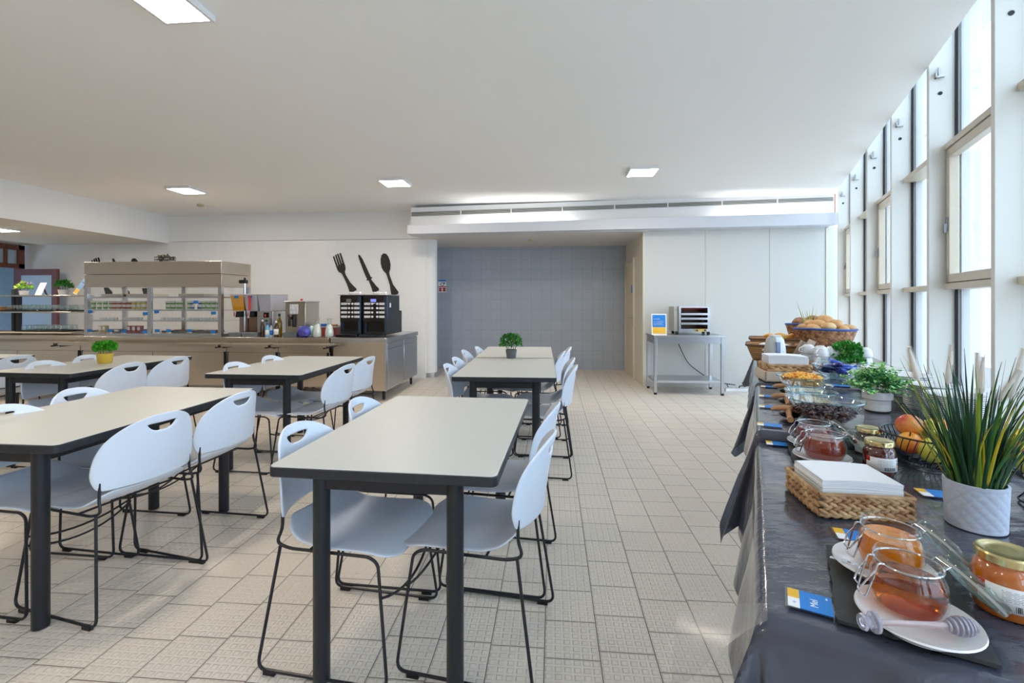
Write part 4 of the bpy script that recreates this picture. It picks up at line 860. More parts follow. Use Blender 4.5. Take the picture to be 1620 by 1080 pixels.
# toaster
xo0, xo1 = XY(1074, 6.86), XY(1123, 6.86); W = xo1 - xo0; hT = Zh(1100, 484.5, 6.86) - hq - .045
t = thing('conveyor_toaster', 'steel conveyor toaster with open racks on the worktable', 'toaster', (xo0, 6.86, hq))
m = MB(); z0 = .045; m.box(0, .03, 0, .34, z0, z0 + hT); m.box(W - .03, W, 0, .34, z0, z0 + hT); m.box(.03, W - .03, .001, .339, z0 + hT - .02, z0 + hT - .001); m.box(.03, W - .03, .001, .339, z0 + .001, z0 + .04); m.box(.03, W - .03, .32, .338, z0 + .04, z0 + hT - .02); m.build('housing', steel2, t)
bx(-.06, .0, .04, .34, z0, z0 + hT).build('motor_box', P('toaster_side', (180, 178, 170), .35, .8), t, bevel=.004); m = MB()
for i in range(3):
    for j in range(2): m.tube([(-.06 + .014 + i * .016, .038, z0 + hT - .04 - j * .02), (-.046 + i * .016, .04, z0 + hT - .04 - j * .02)], .004, 8)
m.build('vent_holes', black, t); bx(.03, W - .03, .3, .318, z0 + .04, z0 + hT - .02).build('oven_back', P('scorched_steel', (86, 66, 56), .4, .6), t)
for zz in (.1, .17, .235): m = MB(); m.box(.03, W - .03, .0, .3, z0 + zz, z0 + zz + .012); m.box(.03, W - .03, -.012, .006, z0 + zz, z0 + zz + .03); m.build('rack', steel2, t, bevel=.002)
m = MB(); m.tube([(.04, .12, z0 + hT - .035), (W - .04, .12, z0 + hT - .035)], .008, 8); m.build('heating_rod', P('hot_rod', (220, 70, 60), .4), t)
pl = bx(W * .52, W * .9, -.004, 0, z0 + .0, z0 + .04).build('control_plate', P('plate_yellow', (206, 176, 90), .4), t); m = MB(); m.tube([(W * .58, -.016, z0 + .02), (W * .58, -.004, z0 + .02)], .013, 12); m.tube([(W * .84, -.016, z0 + .02), (W * .84, -.004, z0 + .02)], .013, 12); m.build('dial', P('dial_blue', (40, 60, 120), .4), pl)
for x in (-.03, W - .02): m = MB(); m.tube([(x, .06, 0.028), (x + .03, .06, .028)], .027, 14); m.build('foot', black, t)
for x in (-.03, W - .02): m = MB(); m.tube([(x, .28, 0.028), (x + .03, .28, .028)], .027, 14); m.build('foot', black, t)
t = frame_sign('menu_sign', 'blue and yellow instruction sign beside the toaster', (XY(1043, 6.82), 6.82, hq + .001), XY(1055.5, 6.82) - XY(1032, 6.82), Zh(1045, 496, 6.82) - hq, radians(-10), radians(-6), paper, [('blue_panel', blue_p, -.44, .44, .36, .95), ('yellow_panel', yel_p, -.44, .44, .05, .35)] + [('printed_lines', paper, -.38, .05, .74, .76), ('printed_lines', paper, -.38, .3, .64, .655), ('printed_lines', paper, -.38, .32, .58, .595), ('printed_lines', paper, -.38, .22, .52, .535), ('printed_lines', paper, -.38, .34, .46, .475), ('printed_lines', P('pale_yellow_print', (246, 222, 150), .5), -.36, .3, .18, .2), ('printed_lines', P('pale_yellow_print', (246, 222, 150), .5), -.36, .34, .1, .12), ('emblem', paper, -.4, -.32, .88, .91)])
# cable and power strip
q = XY(1075, 7.2); pts = [(q, 7.24, hq - .03), (q, 7.345, hq - .1), (q + .05, 7.36, .6), (q + .17, 7.36, .36), (q + .34, 7.35, .23), (q + .55, 7.32, .09), (q + .85, 7.2, .07), (XY(1150, 7.1), 7.12, .10), (XY(1150, 7.1) + .02, 7.1, .06)]
tag(MB().tube(fillet(pts, .1, 5), .006, 8).build('power_cable', black), 'black cable drooping behind the steel worktable', 'cable')
x0 = XY(1148, 7.06); t = thing('power_strip', 'white socket strip lying on the floor right of the worktable', 'power strip', (x0, 7.08, 0)); bx(0, .34, -.03, .03, 0, .045).build('strip_body', cer, t, bevel=.005); m = MB()
for k in range(4): m.tube([(.05 + k * .075, 0, .044), (.05 + k * .075, 0, .047)], .019, 14)
m.build('sockets', P('socket_grey', (200, 202, 206), .5), t); m = MB(); m.tube(fillet([(.2, 0, .05), (.2, 0, .08), (.34, .02, .08), (.5, .1, .02), (.7, .1, .01)], .03), .008, 8); m.build('plug_cord', black, t)

# ================================================================== buffet along the windows
HF, HM = .76, .80
def fb(px, py, h): x, y = G(px, py, h); return TS(x, y)
def wr(t, s, h): x, y = B(t, s); return (x, y, h)
TT0, TT1, TM1, TE1 = .915, 2.055, 3.20, 5.62        # where each buffet table starts and ends along the wall
SL, SR = .015, .93
cloth_m = P('dark_plastic_cloth', (66, 70, 84), .16, bump=.6, bscale=11, var=.08, vscale=3, stretch=(1, 2.4, 1), coat=.5)
def cloth_table(t0, t1, h, drop, nm, lab, clab, seed):
    """drop: how far the cloth hangs at the near, far, aisle and window sides"""
    rnd = random.Random(seed); ph = [rnd.uniform(0, 6) for _ in range(8)]
    tb = thing('buffet_table', lab, 'table', wr((t0 + t1) / 2, (SL + SR) / 2, 0), -WA, 'buffet tables under the windows'); l = (t1 - t0) / 2 - .015; w = (SR - SL) / 2 - .015
    bx(-w, w, -l, l, h - .035, h - .006).build('tabletop', lam, tb)
    for sx in (-1, 1):
        for sy in (-1, 1): MB().tube([(sx * (w - .08), sy * (l - .1), 0), (sx * (w - .08), sy * (l - .1), h - .03)], .02, 10).build('leg', blackm, tb)
    nearL, farL, ais, win = drop; NU, NV = 70, 90
    def fn(u, v):
        s = SL - ais + u * (SR - SL + ais + win); t = t0 - nearL + v * (t1 - t0 + nearL + farL)
        ds = max(SL - s, 0) ; dw = max(s - SR, 0); dn = max(t0 - t, 0); df = max(t - t1, 0)
        a, b = max(ds, dw), max(dn, df); d = hypot(a, b)
        cs, ct_ = min(max(s, SL), SR), min(max(t, t0), t1)
        x0, y0 = B(ct_, cs)
        z = h + .0025 * noise.noise(Vector((s * 9, t * 5, seed))) + .002 * noise.noise(Vector((s * 26, t * 12, seed)))
        if d <= 0: return (x0, y0, z)
        os_, ot = (-1 if ds > 0 else 1) * a / d, (-1 if dn > 0 else 1) * b / d
        corner = min(a, b) / max(a, b, 1e-6)
        wave = .5 + .5 * sin(17 * (cs + ct_ * .9) + ph[0] + 1.2 * sin(6 * ct_ + ph[1]))
        fl = min(d, .02) * .8 + d * (.05 + .12 * wave * min(1, d / .2) + .30 * corner * corner)
        if dn > 0 and t0 < 1: fl += d * .5 * max(0, 1 - abs(sin(13 * cs + .35)) * 1.5) ** 1.4 * min(1, d / .05)
        if corner > .02: fl += d * .12 * sin(atan2(a, b) * 6 + ph[2])
        z = h - max(0, d - .006) * (1 - .06 * wave)
        x0, y0 = B(ct_ + ot * fl, cs + os_ * fl); return (x0, y0, max(z, .02))
    c = tag(MB().grid(NU, NV, fn).build('tablecloth', cloth_m, None, solid=-.0012, sub=1, ang=80), clab, 'tablecloth', 'dark tablecloths on the buffet'); return c
c1 = cloth_table(TT0, TT1, HF, (.42, .02, .36, .1), 0, 'buffet table closest to the camera under a dark cloth', 'glossy dark tablecloth under the honey jars and fruit, front buffet table', 3)
c2 = cloth_table(TT1 + .03, TM1, HM, (.3, .02, .36, .1), 0, 'middle buffet table carrying the cereal bowls and plates', 'glossy dark tablecloth under the cereal bowls and plate stacks', 8)
c3 = cloth_table(TM1 + .03, TE1, HM + .012, (.3, .3, .36, .1), 0, 'buffet table at the far end carrying the bread baskets', 'glossy dark tablecloth under the bread baskets at the far end', 13)
# loose corner of clear film hanging off the front table
pt = [G(1262, 985, HF + .004)]
def film(u, v):
    t = TT0 + .03 - v * .05; s = SL + .003 - u * .15; x, y = B(t - .05 * u * v, s); return (x, y, HF + .006 - .10 * u ** 1.2 * (.55 + .9 * v) - .008 * sin(5 * v + 3 * u) * u)
MB().grid(10, 8, film).build('plastic_film', film_m, None, ang=80)
fo = bpy.data.objects['plastic_film']; tag(fo, 'loose corner of clear plastic film sticking out over the aisle', 'plastic film')

EPS = .0045
# label cards
def card(px, py, h, rz, l, w=.085, d=.055, group='label cards on the buffet', txt=None):
    x, y = G(px, py, h); t = thing('label_card', l, 'card', (x, y, h + EPS), rz, group)
    bx(-w / 2 - .004, w / 2 + .004, -d / 2 - .003, d / 2 + .003, 0, .0012).build('sleeve', clear_pl, t); bx(-w / 2 + w * .27, w / 2, -d / 2, d / 2, .0012, .0022).build('blue_panel', blue_p, t); bx(-w / 2, -w / 2 + w * .27, 0, d / 2, .0012, .0022).build('yellow_panel', yel_p, t); bx(-w / 2, -w / 2 + w * .27, -d / 2, 0, .0012, .0022).build('white_panel', paper, t)
    if txt: letters(txt, .017, paper, t, (-w / 2 + w * .6, -d * .05, .0024), (0, 0, pi / 2)); letters('o', .008, blue_p, t, (-w / 2 + w * .14, -d * .25, .0024), (0, 0, pi / 2)); m = MB(); m.add([(w * .36, d * .3, .0023), (w * .42, d * .3, .0023), (w * .39, d * .42, .0023), (w * .36, d * .3, .0027), (w * .42, d * .3, .0027), (w * .39, d * .42, .0027)], [(0, 2, 1), (3, 4, 5), (0, 1, 4, 3), (1, 2, 5, 4), (2, 0, 3, 5)]); m.build('emblem', paper, t)
    return t
RB = -WA
card(1281, 957, HF, RB - radians(2), 'blue and yellow label card on the cloth beside the honey slate', .068, .058, txt='Mel')
card(1352, 851, HF, RB + radians(6), 'label card partly under the apricot jam plate', .075, .055)
card(1231, 704, HF, RB + radians(4), 'label card at the far corner of the front table by the red jam slate', .08, .05)
card(1484, 784, HF, RB + radians(10), 'label card half hidden behind the white patterned plant pot', .09, .055)
for k, (px, py, l) in enumerate(((1217, 674, 'label card beside the dark cereal bowl'), (1217, 645, 'second label card from the front on the cereal table edge'), (1215, 628, 'third label card from the front on the cereal table edge'), (1217, 613, 'label card farthest along the cereal table edge'))): card(px, py, HM, RB, l, .085, .05)
card(1325, 611, HM + .012, RB, 'label card in front of the purple packet bowl', .12, .06)

# slates
def slab(c, w, l, rz, lab, h=HF):
    rnd = random.Random(int(c[0] * 1000)); out = []
    for (a, b, n) in (((-w, -l), (w, -l), 16), ((w, -l), (w, l), 20), ((w, l), (-w, l), 16), ((-w, l), (-w, -l), 20)):
        for k in range(n): out.append((a[0] + (b[0] - a[0]) * k / n + rnd.uniform(-.0022, .0022), a[1] + (b[1] - a[1]) * k / n + rnd.uniform(-.0022, .0022)))
    o = MB().prism(out, lambda u, v, k: (u, v, .006 * k)).build('slate_board', slate, ang=20); o.location = (c[0], c[1], h + EPS - .0005); o.rotation_euler = (0, 0, rz); return tag(o, lab, 'slate')
q = [G(1300, 866, HF), G(1333, 990, HF), G(1598, 1068, HF)]
sc_ = ((q[0][0] + q[2][0]) / 2, (q[0][1] + q[2][1]) / 2); srot = atan2(q[2][1] - q[1][1], q[2][0] - q[1][0])
sl, sw = hypot(q[0][0] - q[1][0], q[0][1] - q[1][1]), hypot(q[2][0] - q[1][0], q[2][1] - q[1][1])
slab(sc_, sw / 2, sl / 2, srot, 'black slate board under the honey and apricot plates, front table')
q2 = G(1246, 704, HF), G(1253, 744, HF); sx2 = (q2[0][0] + q2[1][0]) / 2 + ND[0] * .115, (q2[0][1] + q2[1][1]) / 2 + ND[1] * .115
slab(sx2, .11, .15, -WA + radians(3), 'black slate board under the red jam plates')
HS = HF + EPS + .006

# clip-top jars
def ring_pts(r, z, n=28): return [(r * cos(2 * pi * k / n), r * sin(2 * pi * k / n), z) for k in range(n)]
def clip_jar(loc, rz, r, h, fill, fm, fname, lab, dirty=False):
    t = thing('clip_jar', lab, 'jar', loc, rz); s = r / .052
    pr = [(0, 0), (r * .78, 0), (r * .93, .006), (r * 1.03, h * .25), (r * 1.04, h * .45), (r * .99, h * .62), (r * .9, h * .74), (r * .86, h * .8), (r * .86, h * .84), (r * .93, h * .87), (r * .93, h * .93), (r * .88, h * .95), (r * .88, h)]
    inn = [(r * .84, h), (r * .83, h * .8), (r * .95, h * .6), (r * 1.0, h * .42), (r * .99, h * .25), (r * .88, .01), (0, .006)]
    MB().open_lathe(pr + [(r * .84, h), (r * .83, h * .84), (r * .86, h * .74)], 40).build('glass_body', jar_g, t)
    def rad(z):
        pts = [(.008, .86), (h * .25, .975), (h * .42, .985), (h * .6, .935), (h * .8, .81)]
        for (za, ra), (zb, rb) in zip(pts, pts[1:]):
            if z <= zb: return r * (ra + (rb - ra) * (z - za) / (zb - za))
        return r * .8
    zs_ = [.0085 + (fill * h - .0085) * k / 8 for k in range(9)]
    MB().lathe([(0, .0085)] + [(rad(z), z) for z in zs_] + [(rad(zs_[-1]) * .6, zs_[-1] - .001), (0, zs_[-1] - .0015)], 36).build(fname, fm, t)
    # wire neck ring, clasp on the -x side, hinge on the +x side
    MB().tube(ring_pts(r * .9, h * .855), .0017 * s, 8, True).build('neck_wire', chrome, t)
    m = MB(); R_ = r * .92
    m.tube(fillet([(-R_ * .92, -r * .28, h * .86), (-R_ * 1.12, -r * .28, h * .88), (-R_ * 1.3, -r * .28, h * .55), (-R_ * 1.5, -r * .24, h * .22), (-R_ * 1.5, r * .24, h * .22), (-R_ * 1.3, r * .28, h * .55), (-R_ * 1.12, r * .28, h * .88), (-R_ * .92, r * .28, h * .86)], .006), .0017 * s, 7)
    m.tube(fillet([(-R_ * 1.2, -r * .28, h * .74), (-R_ * 1.42, -r * .3, h * .62), (-R_ * 1.62, -r * .2, h * .4), (-R_ * 1.62, r * .2, h * .4), (-R_ * 1.42, r * .3, h * .62), (-R_ * 1.2, r * .28, h * .74)], .006), .0017 * s, 7); m.build('clasp', chrome, t)
    m = MB(); m.tube([(R_ * .98, -r * .3, h * .86), (R_ * 1.12, -r * .3, h * .9), (R_ * 1.12, r * .3, h * .9), (R_ * .98, r * .3, h * .86)], .0017 * s, 7); m.build('hinge', chrome, t)
    R = Matrix.Translation((R_ * 1.12, 0, h * .88)) @ Matrix.Rotation(radians(46), 4, 'Y')
    lp = [(0, 0), (r * .72, 0), (r * .78, .003), (r * .8, .008), (r * .98, .009), (r, .013), (r * .98, .018), (r * .6, .021), (0, .02)]
    m = MB(); m.lathe(lp, 36, (r * 1.0, 0, 0)); m.v = [tuple(R @ Vector(p)) for p in m.v]
    ld = m.build('lid', thin_glass('lid_glass', (.8, .88, .84), 1.6, 0, .06), t); m = MB(); m.open_lathe([(r * .97, .004), (r * .99, .008), (r * .84, .0085), (r * .84, .005)], 36, (r * 1.0, 0, 0)); m.v = [tuple(R @ Vector(p)) for p in m.v]; m.build('rubber_seal', P('clear_seal', (206, 210, 206), .3, trans=.4), ld)
    return t
def fluid(name, col, dens_rough=.06, tr=.55): return P(name, col, dens_rough, trans=tr, ior=1.38, sub=.25)
honey = P('honey', (184, 84, 10), .02, trans=1, ior=1.25); apri = P('apricot_jam', (226, 128, 12), .22, sub=.15, bump=.25, bscale=60, coat=.5); redj = P('strawberry_jam', (140, 44, 20), .2, sub=.1, bump=.35, bscale=70, coat=.5); dredj = P('berry_jam', (130, 22, 30), .2, sub=.2, bump=.3, bscale=70, coat=.5)
def plate(x, y, h, r, lab, grp=None, ex=1.0):
    o = MB().lathe([(0, .003), (r * .55, .003), (r * .62, 0), (r * .66, 0), (r * .7, .004), (r * .97, .018), (r, .019), (r * .985, .022), (r * .68, .0085), (0, .0075)], 44).build('plate', cer); o.location = (x, y, h); return tag(o, lab, 'plate', grp)
wj = radians(-4)
xa, ya = G(1450, 977, HS + .015); plate(xa, ya, HS, .083, 'white saucer holding the honey jar and dipper')
xb, yb = xa + WD[0] * .165 - ND[0] * .012, ya + WD[1] * .165 - ND[1] * .012; plate(xb, yb, HS, .083, 'white saucer holding the apricot jam jar')
p0 = G(1436, 962, HS + .008); clip_jar((p0[0], p0[1], HS + .0078), wj, .052, .092, .58, honey, 'honey', 'open clip-top jar of amber honey on the front slate')
p0 = G(1408, 898, HS + .008); clip_jar((p0[0], p0[1], HS + .0078), wj, .052, .092, .70, apri, 'apricot_jam', 'open clip-top jar of orange apricot jam behind the honey')
# red jam pair on the second slate
p0 = G(1304, 729, HS + .0); j3 = p0; plate(p0[0] - .008, p0[1], HS, .085, 'white saucer under the brown-red jam jar'); clip_jar((p0[0], p0[1], HS + .0078), wj, .06, .098, .72, redj, 'jam', 'open clip-top jar of brown-red jam behind the napkin basket')
j4 = (p0[0] + WD[0] * .168 - ND[0] * .012, p0[1] + WD[1] * .168 - ND[1] * .012); plate(j4[0] - .008, j4[1], HS, .08, 'white saucer under the crimson jam jar'); clip_jar((j4[0], j4[1], HS + .0078), wj, .056, .094, .66, dredj, 'jam', 'open clip-top jar of crimson jam, farther of the red jams')
# honey dipper and jam knife
a = Vector((*G(1362, 985, HS + .03), HS + .032)); b = Vector((*G(1546, 1002, HS + .02), HS + .030)); L_ = (b - a).length; t = thing('honey_dipper', 'clear plastic honey dipper lying across the honey saucer', 'dipper', a); t.rotation_euler = (b - a).to_track_quat('X', 'Z').to_euler()
MB().tube([(L_ * .16, 0, 0), (L_ * .74, 0, 0)], [.0042, .005], 12).build('handle', P('pink_clear', (230, 214, 216), .12, trans=.7), t)
m = MB()
for k in range(7):
    x = L_ * .735 + k * L_ * .037; rr = .0135 * sin(pi * (k + 1.5) / 9.2) + .001; m.tube([(x, 0, 0), (x + .0012, 0, 0), (x + .004, 0, 0), (x + .0052, 0, 0)], [rr * .6, rr, rr, rr * .6], 18)
m.build('grooved_head', P('pale_clear', (226, 226, 240), .15, trans=.75), t)
m = MB(); m.tube([(0, 0, 0), (.004, 0, 0), (.006, 0, 0), (L_ * .1, 0, 0), (L_ * .105, 0, 0), (L_ * .13, 0, 0), (L_ * .16, 0, 0)], [.011, .0125, .008, .0085, .0155, .0155, .004], 18); m.build('end_knob', P('pale_clear', (226, 226, 240), .15, trans=.75), t)
a = Vector((*G(1313, 882, HS + .014), HS + .016)); b = Vector((*G(1412, 911, HS + .022), HS + .024)); L_ = (b - a).length; t = thing('jam_knife', 'thin steel knife resting on the edge of the apricot saucer', 'knife', a); t.rotation_euler = (b - a).to_track_quat('X', 'Z').to_euler()
m = MB(); m.box(0, L_ * .55, -.005, .005, -.001, .001); m.build('handle', chrome, t, bevel=.0009); m = MB(); m.prism([(L_ * .55, -.006), (L_ * .9, -.009), (L_ * 1.0, -.002), (L_ * .98, .004), (L_ * .55, .005)], lambda u, v, k: (u, v, -.0005 + .001 * k)); m.build('blade', chrome, t)

# shop jam jars with gold lids
def shop_jar(px, py, h, r, ht, fm, lab, face):
    x, y = G(px, py, h); t = thing('jam_jar', lab, 'jar', (x, y, h + .003), face); oc = lambda a, z: 1 + (.03 * cos(6 * a) if .02 < z < ht * .62 else 0)
    MB().lathe([(0, 0), (r * .9, 0), (r, .008), (r, ht * .62), (r * .92, ht * .74), (r * .8, ht * .8), (r * .8, ht * .86), (0, ht * .86)], 48, fn=oc).build('jam', fm, t); MB().open_lathe([(0, -.001), (r * .93, -.001), (r * 1.03, .008), (r * 1.03, ht * .62), (r * .95, ht * .74), (r * .84, ht * .8), (r * .84, ht * .88)], 48, fn=oc).build('glass_body', jar_g, t)
    MB().lathe([(r * .88, ht * .84), (r * .93, ht * .85), (r * .93, ht * .96), (r * .88, ht * .99), (r * .74, ht * .985), (r * .7, ht * .975), (r * .4, ht * .978), (0, ht * .975)], 40).build('lid', gold, t)
    def lab_fn(z0, z1, a0, a1, rr): return lambda u, v: (rr * cos(a0 + (a1 - a0) * u), rr * sin(a0 + (a1 - a0) * u), z0 + (z1 - z0) * v)
    lb = MB().grid(20, 1, lab_fn(ht * .16, ht * .55, -1.15, 1.0, r * 1.062)).build('label_band', paper, t, solid=.0006)
    def patch(nm, m_, items):
        for it in items: MB().grid(4, 1, lab_fn(ht * it[0], ht * it[1], it[2], it[3], r * 1.068)).build(nm, m_, lb, solid=.0004)
    patch('green_mark', P('eco_green', (30, 150, 96), .5), [(.34, .42, .78, .95)]); patch('yellow_mark', yel_p, [(.26, .34, .78, .95)])
    m = MB()
    for k in range(16):
        a0 = -.1 + k * .047; m.grid(1, 1, lab_fn(ht * .19, ht * .285, a0, a0 + (.03 if k % 3 else .016), r * 1.068))
    m.build('barcode', black, lb, solid=.0004); m = MB()
    for k in range(7): m.grid(6, 1, lab_fn(ht * (.33 + k * .026), ht * (.338 + k * .026), -.45, .62 - .1 * (k % 3), r * 1.068))
    m.build('printed_lines', P('grey_print2', (150, 152, 158), .7), lb, solid=.0003); m = MB(); m.tube([(r * 1.068 * cos(.86 + .075 * cos(a)), r * 1.068 * sin(.86 + .075 * cos(a)), ht * .48 + .075 * r * sin(a)) for a in [k * pi / 6 for k in range(2, 12)]], .0009, 5); m.build('recycling_mark', black, lb)
    MB().grid(6, 1, lab_fn(ht * .42, ht * .55, -1.15, -.9, r * 1.066)).build('red_mark', P('label_red', (200, 50, 40), .5), lb, solid=.0004); return t
shop_jar(1592, 966, HF, .045, .105, P('marmalade', (206, 108, 14), .2, sub=.3, coat=.6), 'closed jar of orange marmalade with a gold lid at the right photo edge', radians(-112))
shop_jar(1391, 749, HF, .042, .105, P('plum_jam', (96, 30, 24), .2, sub=.2, coat=.6), 'closed jar of dark red jam with a gold lid beside the fruit bowl', radians(-102))
shop_jar(1375, 722, HF, .042, .1, P('dark_jam', (52, 22, 22), .2, coat=.6), 'closed jar of nearly black jam with a gold lid, farther from the napkins', radians(-120))

# napkin basket, braided from water hyacinth
hy1 = two('braid_straw', (146, 104, 66), (206, 172, 126), 26, .6, .35, .7, bump=.5)
q = G(1296, 820, HF), G(1447, 829, HF), G(1279, 770, HF); bw = hypot(q[1][0] - q[0][0], q[1][1] - q[0][1]); ba = atan2(q[1][1] - q[0][1], q[1][0] - q[0][0]); bl = .185
def braid_basket(name, lab, origin, rz, w, l, h, rows, mat, group=None):
    t = thing(name, lab, 'basket', origin, rz, group)
    for wi, (a, b) in enumerate((((0, 0), (w, 0)), ((w, 0), (w, l)), ((w, l), (0, l)), ((0, l), (0, 0)))):
        m = MB(); L_ = hypot(b[0] - a[0], b[1] - a[1]); dx, dy = (b[0] - a[0]) / L_, (b[1] - a[1]) / L_; rh = h / rows; n = max(5, int(L_ / (rh * 1.15))); yaw = atan2(dy, dx)
        for r in range(rows):
            for k in range(n):
                for sgn in (1, -1):
                    c = L_ * (k + .5 + (.0 if sgn > 0 else .5)) / n; z = rh * (r + .5 + .17 * sgn)
                    if c > L_ - .004: continue
                    M_ = Matrix.Rotation(yaw, 4, 'Z') @ Matrix.Rotation(sgn * radians(28), 4, 'Y'); m.ell((a[0] + dx * c, a[1] + dy * c, z), (rh * .74, rh * .36, rh * .34), 8, 6, mat=M_)
        m.tube([(a[0], a[1], h), (b[0], b[1], h)], rh * .3, 8); m.tube([(a[0], a[1], .006), (b[0], b[1], .006)], rh * .25, 8); m.build('braided_wall', mat, t)
    bx(0, w, 0, l, 0.001, .008).build('bottom', mat, t); return t
nb_ = braid_basket('napkin_basket', 'braided straw basket of white napkins on the front table', (q[0][0], q[0][1], HF + EPS), ba, bw, bl, .056, 3, hy1)
def napkins(name, lab, origin, rz, w, l, n, th, z0):
    t = thing(name, lab, 'napkins', origin, rz)
    m = MB()
    for k in range(n):
        o = random.uniform(-.0015, .0015); m.grid(6, 6, lambda u, v: (o + u * w + .003 * sin(k), o + v * l, z0 + k * th + .006 * (k / n) * sin(3 * u + .4) * (1 - v * .3))); m.grid(6, 1, lambda u, v: (o + u * w, o, z0 + (k + v * .8 - .8) * th + .006 * (k / n) * sin(3 * u + .4)))
        m.grid(6, 1, lambda u, v: (o, o + u * l, z0 + (k + v * .8 - .8) * th + .0023 * (k / n) * (1 - u * .3))); m.grid(6, 1, lambda u, v: (o + w, o + u * l, z0 + (k + v * .8 - .8) * th + .006 * (k / n) * sin(3.4) * (1 - u * .3)))
    m.build('napkin_sheets', P('napkin_white', (238, 240, 244), .8), t, ang=60); return t
napkins('napkin_stack', 'stack of white paper napkins in the braided basket, front table', (q[0][0], q[0][1], HF + EPS), ba, bw - .03, bl - .03, 22, .0034, .012).location = (q[0][0] + cos(ba) * .015 - sin(ba) * .015, q[0][1] + sin(ba) * .015 + cos(ba) * .015, HF + EPS)

# patterned pot with grass and bottle-brush plumes
x, y = G(1543, 832, HF); t = thing('potted_grass', 'tall potted grass with white plumes in a diamond patterned pot', 'plant', (x, y, HF + .003)); pr_, ph_ = .058, .106
NA, NZ = 96, 40
def diam(i, j):
    a = 2 * pi * i / NA; z = ph_ * j / NZ; u = (a / (2 * pi) * 14 + z / .026) % 1; v = (a / (2 * pi) * 14 - z / .026) % 1
    e = min(abs(u - .5), abs(v - .5)); e2 = min(.5 - abs(u - .5), .5 - abs(v - .5)); k = min(1, e2 / .13); r = pr_ * (.93 + .07 * z / ph_) + (.0018 * k if .06 < j / NZ < .93 else .0018)
    return (r * cos(a), r * sin(a), z)
m = MB(); m.add([diam(i, j) for j in range(NZ + 1) for i in range(NA)], [(j * NA + i, j * NA + (i + 1) % NA, (j + 1) * NA + (i + 1) % NA, (j + 1) * NA + i) for j in range(NZ) for i in range(NA)])
m.open_lathe([(0, .001), (pr_ * .93, .001)], NA); m.open_lathe([(pr_ + .0017, ph_), (pr_ - .003, ph_ + .001), (pr_ - .005, ph_ - .004), (pr_ - .006, .03)], NA); m.build('pot', P('patterned_pot', (190, 200, 218), .5), t, ang=70)
MB().lathe([(0, ph_ * .5), (pr_ - .007, ph_ * .6), (0, ph_ * .72)], 20).build('soil', soil, t)
gmats = [P('grass_dark', (38, 74, 46), .4), P('grass_mid_green', (62, 108, 44), .4), P('grass_blue_green', (44, 86, 70), .4), P('grass_yellow', (206, 190, 44), .4), P('grass_lime', (136, 172, 58), .4)]
rg = random.Random(5)
def blade(m, x0, y0, az, lean, L_, wd, mi, droop):
    n = 9; dx, dy = cos(az), sin(az); vs = []
    for k in range(n + 1):
        f = k / n; out = lean * L_ * f + droop * L_ * f ** 2.4; z = ph_ * .62 + L_ * f * (1 - .25 * (lean + droop) * f - .35 * droop * f * f); w_ = wd * (1 - f ** 2.2) * (.6 + .4 * min(1, f * 5)) + .0004
        cx, cy = x0 + dx * out, y0 + dy * out; vs += [(cx - dy * w_, cy + dx * w_, z), (cx + dx * w_ * .4, cy + dy * w_ * .4, z - w_ * .3), (cx + dy * w_, cy - dx * w_, z)]
    m.add(vs, [(k * 3 + j, k * 3 + j + 1, k * 3 + j + 4, k * 3 + j + 3) for k in range(n) for j in (0, 1)], mi)
m = MB()
for k in range(180):
    az = rg.uniform(0, 2 * pi); r = pr_ * .72 * sqrt(rg.random()); inner = rg.random(); L_ = rg.uniform(.18, .38) if inner < .8 else rg.uniform(.1, .2)
    blade(m, r * cos(az), r * sin(az), az + rg.uniform(-.5, .5), rg.uniform(.03, .42 if L_ > .2 else .18), L_, rg.uniform(.0018, .004), rg.choice([0, 0, 0, 1, 1, 2, 2, 0, 1, 0, 4, 2, 3]) , rg.uniform(0, .22))
for az, ln_, L_ in ((-.3, .42, .37), (-.1, .3, .36), (.3, .45, .34), (-.6, .25, .38), (3.0, .45, .36), (2.7, .4, .34), (1.2, .2, .33), (-.2, .55, .3)): blade(m, .02 * cos(az), .02 * sin(az), az, ln_, L_, .005, 4 if az < 1 else 0, .12)
m.build('grass_blades', gmats, t, ang=80)
plm = P('plume_white', (232, 228, 222), .8); plc = P('plume_core', (214, 186, 140), .7)
CAMR = (CT, ST)   # sideways on the table, as laid out from the aisle
